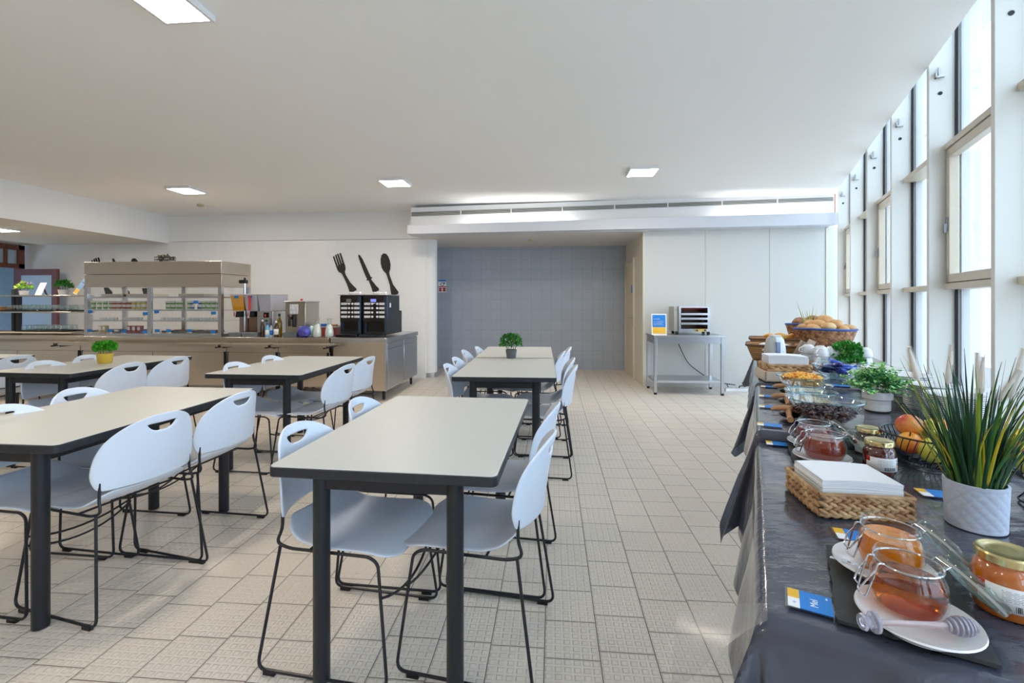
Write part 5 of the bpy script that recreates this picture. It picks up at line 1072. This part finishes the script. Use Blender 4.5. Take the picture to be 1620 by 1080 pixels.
for (dx, dy, z0, z1, tx, ty) in ((-.135, .02, .36, .425, -.16, .02), (-.045, .03, .35, .43, -.036, .03), (-.005, -.02, .335, .405, .0, -.02), (.04, .03, .35, .41, .035, .03), (.055, -.01, .315, .37, .115, .0), (.115, .02, .315, .42, .15, .02), (.16, -.02, .36, .44, .19, -.03)):
    pa = Vector((dx * .92, dx * .1 + dy, z0 - .015)); pb = Vector((tx * .92, tx * .1 + ty, z1)); sm = MB(); sm.tube([(dx * .12, dy * .3, ph_ * .6), (dx * .5, dy * .6, z0 * .6), tuple(pa)], .0012, 6); s_ = sm.build('plume_stem', stem_m, t); m = MB(); ax = (pb - pa); Ln = ax.length; ax.normalize(); o1 = ax.orthogonal().normalized(); o2 = ax.cross(o1)
    for i in range(34):
        f = i / 33; c = pa + ax * (Ln * f); rr = .0165 * (1 - .5 * f) * (.5 + .5 * min(1, f * 7))
        for j in range(30):
            a = 2 * pi * (j + .5 * (i % 2)) / 30; d = o1 * cos(a) + o2 * sin(a); e = c + d * rr + ax * .004; sd = d.cross(ax) * .0007; m.add([tuple(c - sd), tuple(c + sd), tuple(e)], [(0, 1, 2)])
    m.build('plume_bristles', plm, s_, ang=80); MB().tube([tuple(pa + ax * (Ln * f)) for f in (0, .1, .3, .6, .85, 1)], [.002, .006, .0065, .0055, .0035, .001], 9).build('plume_fluff', plm, s_); MB().tube([tuple(pa + ax * (Ln * f) + o1 * (.0056 if .05 < f < .95 else 0)) for f in (0, .1, .3, .6, .85, 1)], .0016, 6).build('plume_core', plc, s_)

# fruit in wire bowls
redap = two('red_apple', (196, 44, 40), (236, 168, 84), 9, .25, .42, .72); yelap = two('yellow_apple', (216, 208, 84), (198, 204, 96), 8, .25); grnap = two('green_apple', (196, 206, 104), (170, 190, 80), 7, .25); orap = two('blush_apple', (236, 176, 60), (222, 84, 48), 8, .25, .4, .65); stalk = P('apple_stalk', (70, 50, 34), .7)
def apple(x, y, z, r, m_, lab, tilt=(0, 0), rz=0):
    t = thing('apple', lab, 'apple', (x, y, z)); t.rotation_euler = (tilt[0], tilt[1], rz); pf = []
    for k in range(15):
        p = pi * k / 14; rr = r * sin(p) * (1 + .06 * cos(p)) + 1e-6; zz = -r * .92 * cos(p) + .0; d = max(0, 1 - (sin(p) / .42)); zz += (-.30 * r * d * d if k > 7 else .16 * r * d * d); pf.append((rr if 0 < k < 14 else 0, zz))
    MB().lathe(pf, 24, fn=lambda a, z: 1 + .018 * cos(5 * a)).build('skin', m_, t, ang=80); MB().tube([(0, 0, r * .55), (r * .06, 0, r * .8), (r * .16, r * .04, r * 1.04)], [.0018, .0016, .0022], 6).build('stalk', stalk, t); return t
def wire_bowl(name, lab, x, y, h, R, d, foot=0, nr=44, base=.35):
    t = thing(name, lab, 'bowl', (x, y, h)); pf = [(R * (base + (1 - base) * sin(f * pi / 2) ** .8), .006 + foot + d * (1 - cos(f * pi / 2)) ** .95) for f in [k / 10 for k in range(11)]]
    m = MB()
    for k in range(nr):
        a = 2 * pi * k / nr; m.tube([(r * cos(a + .25 * z / d), r * sin(a + .25 * z / d), z) for r, z in pf], .0014, 5)
    m.build('wire_basket', blackm, t); MB().tube(ring_pts(R, foot + d + .006, 48), .003, 8, True).build('rim', blackm, t); m = MB(); m.tube(ring_pts(R * base, foot + .006, 30), .0025, 7, True); m.tube(ring_pts(R * base * .5, foot + .006, 24), .0018, 6, True)
    for k in range(6): m.tube([(0, 0, .006 + foot), (R * base * cos(k * pi / 3), R * base * sin(k * pi / 3), .006 + foot)], .0014, 5)
    if foot:
        m.tube(ring_pts(R * .5, .004, 30), .003, 7, True)
        for k in range(8): a = k * pi / 4; m.tube([(R * .5 * cos(a), R * .5 * sin(a), .004), (R * .32 * cos(a), R * .32 * sin(a), foot * .6), (R * base * cos(a), R * base * sin(a), foot + .006)], .002, 6)
    m.build('base_ring', blackm, t); return t
x, y = G(1476, 738, HF + .004); fx, fy = x + .01, y + .02; wire_bowl('fruit_bowl', 'black wire bowl of apples beside the potted grass', fx, fy, HF + .004, .135, .095, base=.42)
def ap_at(px, py, z, r, m_, lab, tilt=(0, 0)):
    xx, yy = G(px, py, z); return apple(xx, yy, z, r, m_, lab, tilt)
zb_ = HF + .004
R_ = CAMR
def ap(dx, dy, z, r, m_, lab, tilt=(0, 0), rz=0):    # dx to the side, dy away from the aisle end
    wx = fx + R_[0] * dx - ST * dy; wy = fy + R_[1] * dx + CT * dy; return apple(wx, wy, zb_ + z, r, m_, lab, tilt, rz)
ap(-.055, .02, .125, .039, redap, 'large red apple on top of the apple bowl', (radians(-30), radians(20)))
ap(-.083, -.015, .078, .036, orap, 'orange blushed apple at the aisle side of the apple bowl', (.3, -.3))
ap(-.052, -.06, .066, .038, yelap, 'yellow apple against the front wires of the bowl', (.9, -.3)); ap(-.008, -.052, .099, .038, grnap, 'pale green apple with a dark stalk, front of the bowl', (radians(-35), radians(-15)))
ap(.005, .005, .115, .034, yelap, 'yellow-green apple behind the pale green one', (.2, .3)); 
ap(.005, .065, .09, .036, redap, 'red apple at the back of the bowl behind the large red one', (-.3, .1)); ap(.06, .035, .115, .036, orap, 'orange apple standing up beside the grass blades', (.2, .2)); ap(-.02, .05, .055, .036, grnap, 'green apple at the bottom of the bowl')
# second bowl at the photo's right edge, on a wire foot
x2, y2 = G(1662, 800, HF + .004); wire_bowl('fruit_bowl', 'footed black wire bowl of yellow fruit cut by the right photo edge', x2, y2, HF + .004, .115, .085, .06, 26, .42)
def ap2(dx, dy, z, r, m_, lab): apple(x2 + R_[0] * dx - ST * dy, y2 + R_[1] * dx + CT * dy, HF + .004 + z, r, m_, lab, (random.uniform(-.5, .5), random.uniform(-.5, .5)))
ap2(-.065, -.02, .118, .036, yelap, 'yellow apple at the aisle side of the footed bowl'); ap2(-.03, .05, .13, .036, orap, 'orange apple at the back of the footed bowl')
ban = two('banana_skin', (232, 190, 50), (206, 150, 44), 12, .4, .5, .8)
for k, lab in ((0, 'ripe banana lying on top of the footed bowl, outer one'), (1, 'ripe banana lying on top of the footed bowl, inner one')):
    t = thing('banana', lab, 'banana', (x2, y2, HF + .004 + .15 + .012 * k)); t.rotation_euler = (.2, 0, 2.2 + .3 * k); ar = [(-.07 + .14 * f, .05 * (2 * f - 1) ** 2 - .03 + .03 * k, .012 + .03 * sin(pi * f)) for f in [i / 10 for i in range(11)]]
    MB().tube(ar, [.005, .011, .015, .0165, .017, .017, .0165, .0155, .013, .008, .004], 10).build('peel', ban, t, ang=70); MB().tube([ar[0], (ar[0][0] - .016, ar[0][1] + .006, ar[0][2] - .004)], [.005, .0045], 8).build('stalk', stalk, t)

# ---------------------------------------------------------------- cereal table
def glass_bowl(t_, s_, h, r, d, lab, name='glass_bowl'):
    x, y, _ = wr(t_, s_, 0); o = MB().open_lathe([(0, .001), (r * .42, 0), (r * .5, .004), (r * .72, d * .35), (r * .9, d * .75), (r * .97, d * .96), (r * 1.06, d), (r * 1.05, d + .004), (r * .95, d * .97), (r * .88, d * .75), (r * .7, d * .36), (r * .46, .008), (0, .006)], 44).tube(ring_pts(r * 1.055, d + .002, 48), .0022, 6, True, mi=1).tube(ring_pts(r * .46, .004, 40), .0016, 6, True, mi=1).build(name, [bowl_g, thin_glass('bowl_edge', (.45, .72, .82), 1.6, 0, .12)]); o.location = (x, y, h + .004); return tag(o, lab, 'bowl'), (x, y)
def heap(c, h, r, zlo, ztop, n, size, mats, kind, lab, name, tilt=0, flat=False, rnd=random.Random(4)):
    m = MB(); base = [(0, .0075), (r * .4, .009), (r * .62, zlo * .45), (r * .8, zlo)]
    for k in range(1, 5): base.append((r * .8 * (1 - k / 4), zlo + (ztop - zlo) * (1 - (1 - k / 4) ** 2)))
    m.lathe(base, 22, fn=lambda a, z: 1 + tilt * .04 * cos(a))
    for _ in range(n):
        a = rnd.uniform(0, 2 * pi); q = sqrt(rnd.random()) * .82; z = zlo + (ztop - zlo) * (1 - q * q) + rnd.uniform(-.003, .005); M_ = Matrix.Rotation(rnd.uniform(0, 6), 4, 'Z') @ Matrix.Rotation(rnd.uniform(-.9, .9), 4, 'X') @ Matrix.Rotation(rnd.uniform(-.9, .9), 4, 'Y')
        s = size * rnd.uniform(.7, 1.2)
        m.ell((r * q * cos(a), r * q * sin(a), z), (s, s * .75, s * (.22 if flat else .6)), 7, 4, rnd.choice(range(len(mats))), mat=M_)
    for _ in range(n // 2):
        a = rnd.uniform(0, 2 * pi); f = rnd.random(); z = .014 + (zlo - .014) * f; q = (.44 + .37 * (f ** .7)); M_ = Matrix.Rotation(a, 4, 'Z') @ Matrix.Rotation(rnd.uniform(.6, 1.2), 4, 'Y'); s = size * rnd.uniform(.7, 1.1)
        m.ell((r * q * cos(a), r * q * sin(a), z), (s * .7, s * .9, s * .2), 7, 4, rnd.choice(range(len(mats))), mat=M_)
    o = m.build(name, mats, ang=60); o.location = (c[0], c[1], h + .004); return tag(o, lab, 'cereal', None, 'stuff')
_, c = glass_bowl(2.30, .25, HM, .132, .098, 'large glass bowl of dark chocolate flakes, closest of the cereal bowls'); heap(c, HM, .132, .048, .064, 420, .011, [P('choc_flake', (66, 42, 38), .4), P('choc_flake2', (92, 62, 54), .4), P('choc_flake3', (48, 30, 30), .4)], 'stuff', 'dark chocolate flakes heaped in the large glass bowl', 'chocolate_flakes', flat=True)
_, c = glass_bowl(2.545, .225, HM, .1, .085, 'glass bowl of pale oats right behind the chocolate flakes'); heap(c, HM, .1, .04, .05, 260, .006, [P('oat', (222, 206, 178), .7), P('oat2', (206, 186, 152), .7)], 'stuff', 'pale rolled oats in the second glass bowl', 'rolled_oats', flat=True)
_, c = glass_bowl(2.765, .23, HM, .104, .085, 'glass bowl of white oats in front of the corn flakes'); heap(c, HM, .104, .05, .062, 260, .006, [P('white_oat', (232, 224, 208), .7), P('oat', (222, 206, 178), .7)], 'stuff', 'white oat flakes in the third glass bowl', 'oat_flakes', flat=True)
_, c = glass_bowl(3.0, .225, HM, .118, .092, 'glass bowl of golden corn flakes, last of the cereal row'); heap(c, HM, .118, .072, .105, 340, .010, [P('corn_flake', (240, 172, 60), .55), P('corn_flake2', (226, 142, 40), .55), P('corn_flake3', (246, 196, 96), .55)], 'stuff', 'golden corn flakes heaped in the last glass bowl', 'corn_flakes')
# wooden T-handled scoops at the aisle side
for k, (px, py, l) in enumerate(((1243, 668, 'wooden T-handled scoop beside the chocolate flake bowl'), (1241, 645, 'wooden T-handled scoop beside the first oat bowl'), (1241, 627, 'wooden T-handled scoop beside the white oat bowl'), (1242, 611, 'wooden T-handled scoop beside the corn flake bowl'))):
    x, y = G(px, py, HM); t = thing('wooden_scoop', l, 'scoop', (x, y, HM + EPS), -WA + radians(6), 'wooden scoops beside the cereal bowls')
    m = MB(); m.tube([(.012, -.035, .016), (.014, 0, .019), (.016, .03, .03), (.018, .045, .038)], [.0125, .0105, .011, .013], 12); m.build('handle', wood, t)
    m = MB(); m.tube([(-.048, .05, .036), (-.03, .05, .043), (0, .05, .046), (.03, .05, .045), (.06, .05, .034), (.075, .05, .028)], [.006, .011, .012, .012, .010, .006], 12); m.build('crossbar', wood, t)
    MB().ell((.03, .075, .016), (.045, .035, .016), 16, 8).build('scoop_bowl', black, t)
# eucalyptus plant
eu1 = P('eucalyptus_leaf', (70, 150, 96), .5); eu2 = P('eucalyptus_light', (160, 212, 130), .5)
x, y = G(1388, 650, HM); t = potted('potted_plant', 'round-leaved green plant in a white stepped pot on the cereal table', (x, y, HM + .004), .05, .056, .088, cer, 0, .1, .1, .02, eu1, eu2, rings=[(0, 0), (.044, 0), (.05, .005), (.051, .05), (.054, .053), (.058, .056), (.059, .086), (.056, .089), (.053, .085), (.05, .02), (0, .02)])
bpy.data.objects.remove([o for o in kids(t) if o.name.startswith('foliage')][0])
m = MB(); re = random.Random(9)
for k in range(66):
    a = re.uniform(0, 2 * pi); el = re.uniform(.15, 1.3) if k < 44 else re.uniform(.9, 1.55); L_ = re.uniform(.09, .15) * (1 if el < .9 else .95); d = Vector((cos(a) * cos(el), sin(a) * cos(el), sin(el))); p0 = Vector((.02 * cos(a), .02 * sin(a), .085))
    for i in range(6):
        f = .4 + .6 * i / 5; p = p0 + d * L_ * f + Vector((0, 0, -.03 * f * f * cos(el)))
        for sgn in (0, 1, 2):
            b = a + sgn * 2.1 + i; nd = (Vector((cos(b), sin(b), .4)) + d * .3).normalized(); sd = nd.cross(Vector((re.uniform(-.4, .4), re.uniform(-.4, .4), 1))).normalized(); s = .0105 * re.uniform(.7, 1.2) * (1.1 - .4 * i / 5); up = nd.cross(sd) * s * .25; mi = 1 if (i >= 4 or re.random() < .25) else 0
            m.add([p, p + nd * s * .6 + sd * s * .8 + up, p + nd * s * 1.5 + sd * s * .6 + up, p + nd * s * 2.0, p + nd * s * 1.5 - sd * s * .6 + up, p + nd * s * .6 - sd * s * .8 + up], [(0, 1, 2, 3), (0, 3, 4, 5)], mi)
m.build('foliage', [eu1, eu2], t, ang=80)
# plate stacks
def stack(cx, cy, h, r, n, dz, lab, grp, soup=False):
    me = None
    for k in range(n):
        if me is None:
            pr = [(0, .003), (r * .55, .003), (r * .6, 0), (r * .64, 0), (r * .7, .006), (r * .97, .0165), (r, .018), (r * .985, .0198), (r * .68, .0098), (0, .0075)] if not soup else [(0, .003), (r * .45, .002), (r * .5, 0), (r * .55, .002), (r * .72, .03), (r * .97, .042), (r, .0438), (r * .985, .0456), (r * .7, .0345), (r * .48, .007), (0, .006)]
            o = MB().lathe(pr, 40).build('soup_plate' if soup else 'dinner_plate', cer)
        else: o = me.copy(); COL.objects.link(o)
        me = o; o.location = (cx + random.uniform(-.001, .001), cy + random.uniform(-.001, .001), h + .004 + k * dz); tag(o, lab, 'plate', grp)
p = c2w(1.825, 1.93); stack(p[0], p[1], HM, .1, 13, .0082, 'white plate in the stack closest to the apple bowl', 'plates in the front stack')
p = c2w(1.90, 2.12); stack(p[0], p[1], HM, .1, 14, .0082, 'white plate in the middle stack beside the eucalyptus', 'plates in the middle stack')
p = c2w(1.955, 2.33); stack(p[0], p[1], HM, .108, 11, .0095, 'white soup plate in the stack behind the eucalyptus', 'soup plates behind the eucalyptus', True)
p = c2w(2.06, 2.60); stack(p[0], p[1], HM, .1, 16, .0078, 'white plate in the farthest stack on the cereal table', 'plates in the far stack')

# ---------------------------------------------------------------- bread end
HE = HM + .012
def gz(px, py): return G(px, py, HE)
x, y = gz(1326, 604); o, c = None, None; t_, s_ = TS(x, y); ob, c = glass_bowl(t_ + .1, s_, HE, .125, .085, 'glass bowl of purple and blue wrapped packets')
rp = random.Random(3); pk = [P('violet_wrap', (92, 84, 196), .3, .2), P('navy_wrap', (20, 44, 110), .3, .2), P('blue_wrap', (60, 90, 200), .3, .2)]
for k in range(9):
    a = k * 2.4; q_ = .05 if k < 6 else .02; z = .035 + .007 * k
    m = MB(); m.ell((0, 0, 0), (.042, .026, .014), 14, 8, fn=lambda d: 1 + .16 * sin(8 * d.x + 3 * k) * cos(7 * d.y) )
    for sx in (-1, 1): m.add([(sx * .034, -.012, 0), (sx * .058, -.022, .006), (sx * .06, 0, -.003), (sx * .058, .022, .006), (sx * .034, .012, 0), (sx * .034, 0, .004)], [(0, 1, 2, 5), (5, 2, 3, 4)])
    o = m.build('sweet_packet', pk[k % 3], ang=60); o.location = (c[0] + q_ * cos(a), c[1] + q_ * sin(a), HE + .01 + z); o.rotation_euler = (rp.uniform(-.5, .5), rp.uniform(-.4, .4), rp.uniform(0, 3)); tag(o, ['violet', 'navy', 'blue'][k % 3] + ' wrapped packet lying in the glass bowl', 'packet', ['violet', 'navy', 'blue'][k % 3] + ' wrapped packets')
# sugar jar
x, y = gz(1287, 588); t = clip_jar((x, y, HE + .004), -WA, .062, .105, .62, P('brown_sugar', (170, 128, 100), .8, bump=.3, bscale=80), 'sugar', 'clip-top glass jar of brown sugar beside the cups')
# light wooden tray with a second braided napkin basket
x, y = gz(1216, 605); t = thing('wooden_tray', 'pale wooden tray box at the aisle side of the far table', 'tray', (x - .02, y, HE + EPS), -WA + radians(14)); m = MB(); w, l, h_ = .3, .22, .062
m.box(0, w, 0, .012, 0, h_); m.box(0, w, l - .012, l, 0, h_); m.box(0, .012, 0, l, 0, h_); m.box(w - .012, w, 0, l, 0, h_); m.box(0, w, 0, l, 0, .01); m.build('tray_box', palewood, t, bevel=.002); bx(.01, w - .01, .01, l - .01, h_ - .012, h_ - .002).build('tray_lid', palewood, t)
T_ = t.location; rt = t.rotation_euler[2]
ox, oy = T_[0] + cos(rt) * .0 - sin(rt) * .0, T_[1]
braid_basket('napkin_basket', 'low braided straw basket of napkins on the pale wooden tray', (T_[0] + cos(rt) * .02 - sin(rt) * .03, T_[1] + sin(rt) * .02 + cos(rt) * .03, HE + EPS + h_), rt, .24, .17, .035, 1, hy1)
napkins('napkin_stack', 'thick stack of white napkins in the low basket, far table', (T_[0] + cos(rt) * .03 - sin(rt) * .04, T_[1] + sin(rt) * .03 + cos(rt) * .04, HE + EPS + h_), rt, .22, .15, 20, .0042, .012)
# thermal flask
x, y = gz(1226, 585); t = thing('thermal_flask', 'two-tone grey thermal flask standing behind the napkins', 'flask', (x, y, HE + .004)); pf = [(0, 0), (.074, 0), (.079, .01), (.078, .07), (.07, .16), (.06, .215), (.045, .236), (0, .24)]
MB().lathe(pf, 32, sy=.7).build('flask_body', P('flask_white', (222, 226, 232), .3), t); m = MB(); m.lathe([(r * 1.01, z) for r, z in pf[1:-1]], 32, sy=.7); m.v = [(min(p[0], -.01), p[1], p[2]) for p in m.v]; m.build('grey_side', P('flask_grey', (186, 186, 184), .35), t); bx(-.014, .012, -.0575, -.03, .0, .2).build('centre_strip', P('flask_strip', (120, 138, 164), .25, .4), t); 
bx(-.03, .03, -.03, .03, .232, .248).build('pour_lid', P('flask_lid', (206, 208, 212), .3), t, bevel=.005)
# big wicker baskets of bread
wk = two('wicker_brown', (120, 78, 52), (196, 142, 98), 34, .55, .38, .62); bl_rim = P('blue_rim', (40, 92, 172), .5)
roll = two('bread_crust', (206, 152, 92), (236, 204, 156), 7, .7, .35, .7, bump=.25); rollb = two('brown_bread_crust', (140, 92, 62), (190, 146, 106), 8, .75, .35, .7, bump=.4); pastry = two('pastry_crust', (226, 156, 60), (240, 196, 104), 8, .5)
def wicker_basket(name, lab, x, y, h, r0, r1, d, sy, rz, rim, mat=wk):
    t = thing(name, lab, 'basket', (x, y, h), rz); wv = lambda a, z: 1 + .012 * cos(2 * a) * (z / d)
    rows_, st_ = 17, 34; rr_ = lambda f: r0 + (r1 - r0) * (1.15 * f - .15 * f * f)
    def weave(u, v):
        a = 2 * pi * u; q = v * rows_; row = int(min(q, rows_ - 1)); k = sin(pi * (q - row)); b = sin(st_ * a + pi * row)
        r = rr_(v) * wv(a, d * v) + .0035 * b * (.35 + .65 * k) + .0022 * k; return (r * cos(a), r * sin(a) * sy, d * v)
    MB().grid(st_ * 4, rows_ * 4, weave).build('woven_side', mat, t, ang=60); MB().lathe([(0, .003), (r0 * .99, .003), (r0 * .99, .006), (0, .006)], 40, sy=sy).build('base', mat, t)
    MB().tube([(r1 * wv(a, d) * cos(a), r1 * wv(a, d) * sin(a) * sy, d + .003 * sin(2 * a)) for a in [2 * pi * k / 48 for k in range(48)]], .009, 8, True).build('rim', rim, t); MB().open_lathe([(0, d * .62), (r1 * .86, d * .62)], 40, sy=sy).build('liner', P('basket_liner', (160, 130, 100), .8), t); return t
def bun(x, y, z, r, m_, lab, sq=.7, el=1.0, rz=0, grp=None):
    o = MB().ell((0, 0, 0), (r * el, r, r * sq), 18, 10, fn=lambda d: 1 + .04 * sin(3 * d.x + 2 * d.y) - .05 * max(0, d.z) * (abs(d.y) < .12)).build('bread_roll', m_, ang=80); o.location = (x, y, z); o.rotation_euler = (random.uniform(-.3, .3), random.uniform(-.3, .3), rz); return tag(o, lab, 'bread roll', grp)
xB, yB = c2w((1305 - CX) / F * 4.12, 4.12); wicker_basket('bread_basket', 'large wicker basket with a blue rim full of white rolls', xB, yB, HE + .004, .145, .235, .25, .85, -.1, bl_rim)
xD, yD = c2w(2.93, 4.56); wicker_basket('bread_basket', 'wicker basket with a blue rim behind, full of brown rolls', xD, yD, HE + .004, .15, .23, .27, .8, -.1, bl_rim)
rr = random.Random(12)
fill = [(-.14, -.08, .27, 'large white roll at the left front of the wicker basket'), (-.03, -.1, .285, 'wide white roll at the front middle of the wicker basket'), (.1, -.09, .265, 'white roll at the right front of the wicker basket'), (.17, -.04, .27, 'white roll at the right edge of the wicker basket'), (-.1, .02, .30, 'tall white roll leaning at the left of the pile'), (.0, 0, .345, 'white roll crowning the bread pile'), (.07, .0, .315, 'white roll right below the crowning roll'), (-.15, .04, .265, 'white roll at the left back of the basket'), (.05, -.06, .31, 'white roll wedged below the crowning roll'), (-.08, -.04, .31, 'white roll wedged in the left of the pile')]
for dx, dy, z, l in fill: bun(xB + dx, yB + dy, HE + z - .01, rr.uniform(.05, .062), roll, l, .72, 1.15, rr.uniform(0, 3))
for k in range(9): a = 2 * pi * k / 8; q_ = .13 if k < 8 else 0; bun(xD + q_ * cos(a), yD + q_ * .75 * sin(a), HE + .285 + .03 * (k == 8) + rr.uniform(0, .02), rr.uniform(.05, .06), rollb, 'brown seeded roll in the wicker basket behind the white rolls', .7, 1.2, rr.uniform(0, 3), 'brown rolls in the rear basket')
# wheat ears decorating the baskets
t = thing('dried_grass', 'spray of dried wheat and grass standing behind the rolls', 'plant', (xB - .02, yB + .21, HE + .2)); m = MB()
for dx, h_, r_, mi in ((-.1, .30, .004, 1), (-.06, .22, .006, 0), (-.03, .20, .004, 2), (.0, .24, .004, 2), (.03, .26, .004, 1), (.06, .22, .004, 2), (.13, .26, .003, 0), (-.02, .22, .004, 1), (.015, .19, .004, 2)): m.tube([(dx * .3, 0, 0), (dx * .7, 0, h_ * .55), (dx * 1.15, 0, h_)], [r_ * .8, r_, .0006], 6, mi=mi)
m.build('stalks', [P('straw', (224, 208, 160), .7), P('grass_tip', (150, 176, 90), .6), P('wheat', (206, 184, 96), .7)], t)
# shallow seagrass baskets at the aisle side
sg = wicker('seagrass', (166, 122, 76), (92, 64, 40), 50, 8)
def tray_basket(lab, px, py, w, l, h_, rz, lift=0):
    x, y = gz(px, py); t = thing('seagrass_basket', lab, 'basket', (x, y, HE + .004 + lift), rz); fl = .05
    rc = lambda hw, hl, z, n=8: [(sx * (hw - .04) + .04 * cos(a), sy * (hl - .04) + .04 * sin(a), z) for sx, sy, a0 in ((1, 1, 0), (-1, 1, pi / 2), (-1, -1, pi), (1, -1, 3 * pi / 2)) for a in [a0 + pi / 2 * k / n for k in range(n + 1)]]
    ring = [rc(w / 2 - fl + fl * k / 4, l / 2 - fl + fl * k / 4, h_ * k / 4) for k in range(5)]; n = len(ring[0]); m = MB(); base = len(m.f); m.add([p for r in ring for p in r], [(j * n + i, j * n + (i + 1) % n, (j + 1) * n + (i + 1) % n, (j + 1) * n + i) for j in range(4) for i in range(n)])
    for j in range(4):
        for i in range(n): m.uv[j * n + i] = [(i / n, j / 4), ((i + 1) / n, j / 4), ((i + 1) / n, (j + 1) / 4), (i / n, (j + 1) / 4)]
    m.add(ring[0], [tuple(range(n))[::-1]]); m.build('woven_side', sg, t, solid=-.01); MB().tube(ring[-1], .009, 8, True).build('rim', sg, t); return t, x, y
t1_, x1, y1 = tray_basket('flared seagrass basket of wrapped bread beside the flask', 1222, 575, .42, .34, .13, -WA, 0)
t1_.location = wr(4.5, .14, HE + .004); x1, y1 = t1_.location[0], t1_.location[1]
for k, (dx, dy, l) in enumerate(((-.08, -.08, 'bread in white paper at the aisle side of the seagrass basket'), (-.05, .05, 'bread in white paper at the back of the seagrass basket'), (.06, -.02, 'bread in white paper in the middle of the seagrass basket'))):
    bun(x1 + dx, y1 + dy, HE + .11, .06, P('paper_wrap', (228, 224, 220), .7, bump=.5, bscale=30), l, .5, 1.3, k)
t2_, x2b, y2b = tray_basket('flared seagrass basket of pastries behind the flask', 1240, 566, .46, .34, .15, -WA, 0)
t2_.location = wr(4.96, .18, HE + .004); x2b, y2b = t2_.location[0], t2_.location[1]
for k, (dx, dy, l) in enumerate(((.02, -.06, 'golden pastry at the front of the pastry basket'), (.1, -.03, 'golden pastry at the window side of the pastry basket'), (-.07, .0, 'golden pastry at the aisle side of the pastry basket'), (.05, .06, 'golden pastry at the back of the pastry basket'))):
    o = MB().tube([(-.06, .02, 0), (-.035, 0, .005), (0, -.008, .008), (.035, 0, .005), (.06, .02, 0)], [.008, .02, .026, .02, .008], 12).build('croissant', pastry, ang=70); o.location = (x2b + dx, y2b + dy, HE + .17); o.rotation_euler = (0, 0, k * .9); tag(o, l, 'pastry')
# leaning wooden board, cutlery box, metal tongs stand
x, y = gz(1264, 578); t = thing('wooden_block', 'grey wooden knife block leaning between flask and bread basket', 'block', (x, y + .06, HE + .012), -.35); R = Matrix.Rotation(radians(28), 4, 'Y'); bx(-.0, .035, -.07, .05, .0, .215, mat=R).build('front_board', palewood, t, bevel=.002); bx(-.045, -.003, -.065, .045, .03, .18, mat=R).build('slotted_block', P('dark_grain_wood', (150, 132, 116), .6, var=.4, vscale=20), t, bevel=.003)
bx(-.05, .06, -.06, .05, -.008, .03).build('foot', P('grey_box', (140, 156, 182), .5), t, bevel=.003)
x, y = gz(1197, 585); t = thing('tongs_holder', 'small dark metal holder with tongs at the aisle edge of the far table', 'holder', wr(4.02, .09, HE + .004)); MB().open_lathe([(0, .002), (.045, 0), (.052, .05), (.054, .055)], 24).build('tray_cup', P('dark_steel', (74, 78, 86), .3, .9), t, solid=.002); m = MB(); m.tube([(-.03, -.02, .03), (.0, 0, .07), (.05, .03, .09)], .004, 6); m.tube([(-.03, .0, .03), (.0, .015, .07), (.05, .03, .09)], .004, 6); m.build('tongs', chrome, t)
# cups
def mug_stack(cx, cy, n, lab, grp, rz0=0):
    p0 = None
    for k in range(n):
        z = HE + .004 + k * .052
        if p0 is None:
            p0 = thing('cup', lab, 'cup', (cx, cy, z), rz0, grp); MB().open_lathe([(.043, 0), (.045, .004), (.043, .03), (.036, .055), (.024, .062), (.022, .066), (0, .064)], 24).build('cup_body', cer, p0, solid=.003); MB().tube([(-.042, 0, .012), (-.06, 0, .012), (-.068, 0, .026), (-.06, 0, .042), (-.036, 0, .05)], .005, 8).build('handle', cer, p0)
        else: dup(p0, (cx, cy, z), rz0 + rr.uniform(-.2, .2), lab, grp)
for k, (px, dy) in enumerate(((1300, .0), (1311, .1), (1303, .2), (1318, .02))):
    x, y = gz(px, 588); mug_stack(x + .0, y + dy, 3, 'upturned white cup in the cluster between sugar jar and grassy plant', 'cups beside the sugar jar', rr.uniform(-.5, .5))
for k, (px, dy) in enumerate(((1368, .0), (1374, .1))):
    x, y = gz(px, 591); mug_stack(x + .03, y + dy + .05, 3, 'upturned white cup in the stack near the window side', 'cups near the windows', .1)
# grassy plant
x, y = gz(1337, 588); t = potted('potted_plant', 'fresh green bushy plant in a low white pot beside the cups', (x, y, HE + .004), .06, .066, .062, cer, 0, .1, .1, .02, leaf_a, leaf_b)
bpy.data.objects.remove([o for o in kids(t) if o.name.startswith('foliage')][0]); m = MB(); leafy(m, 260, .115, .08, .11, .034, 0, 2); m.build('foliage', [P('fresh_leaf', (58, 156, 62), .5), leaf_a], t, ang=80)
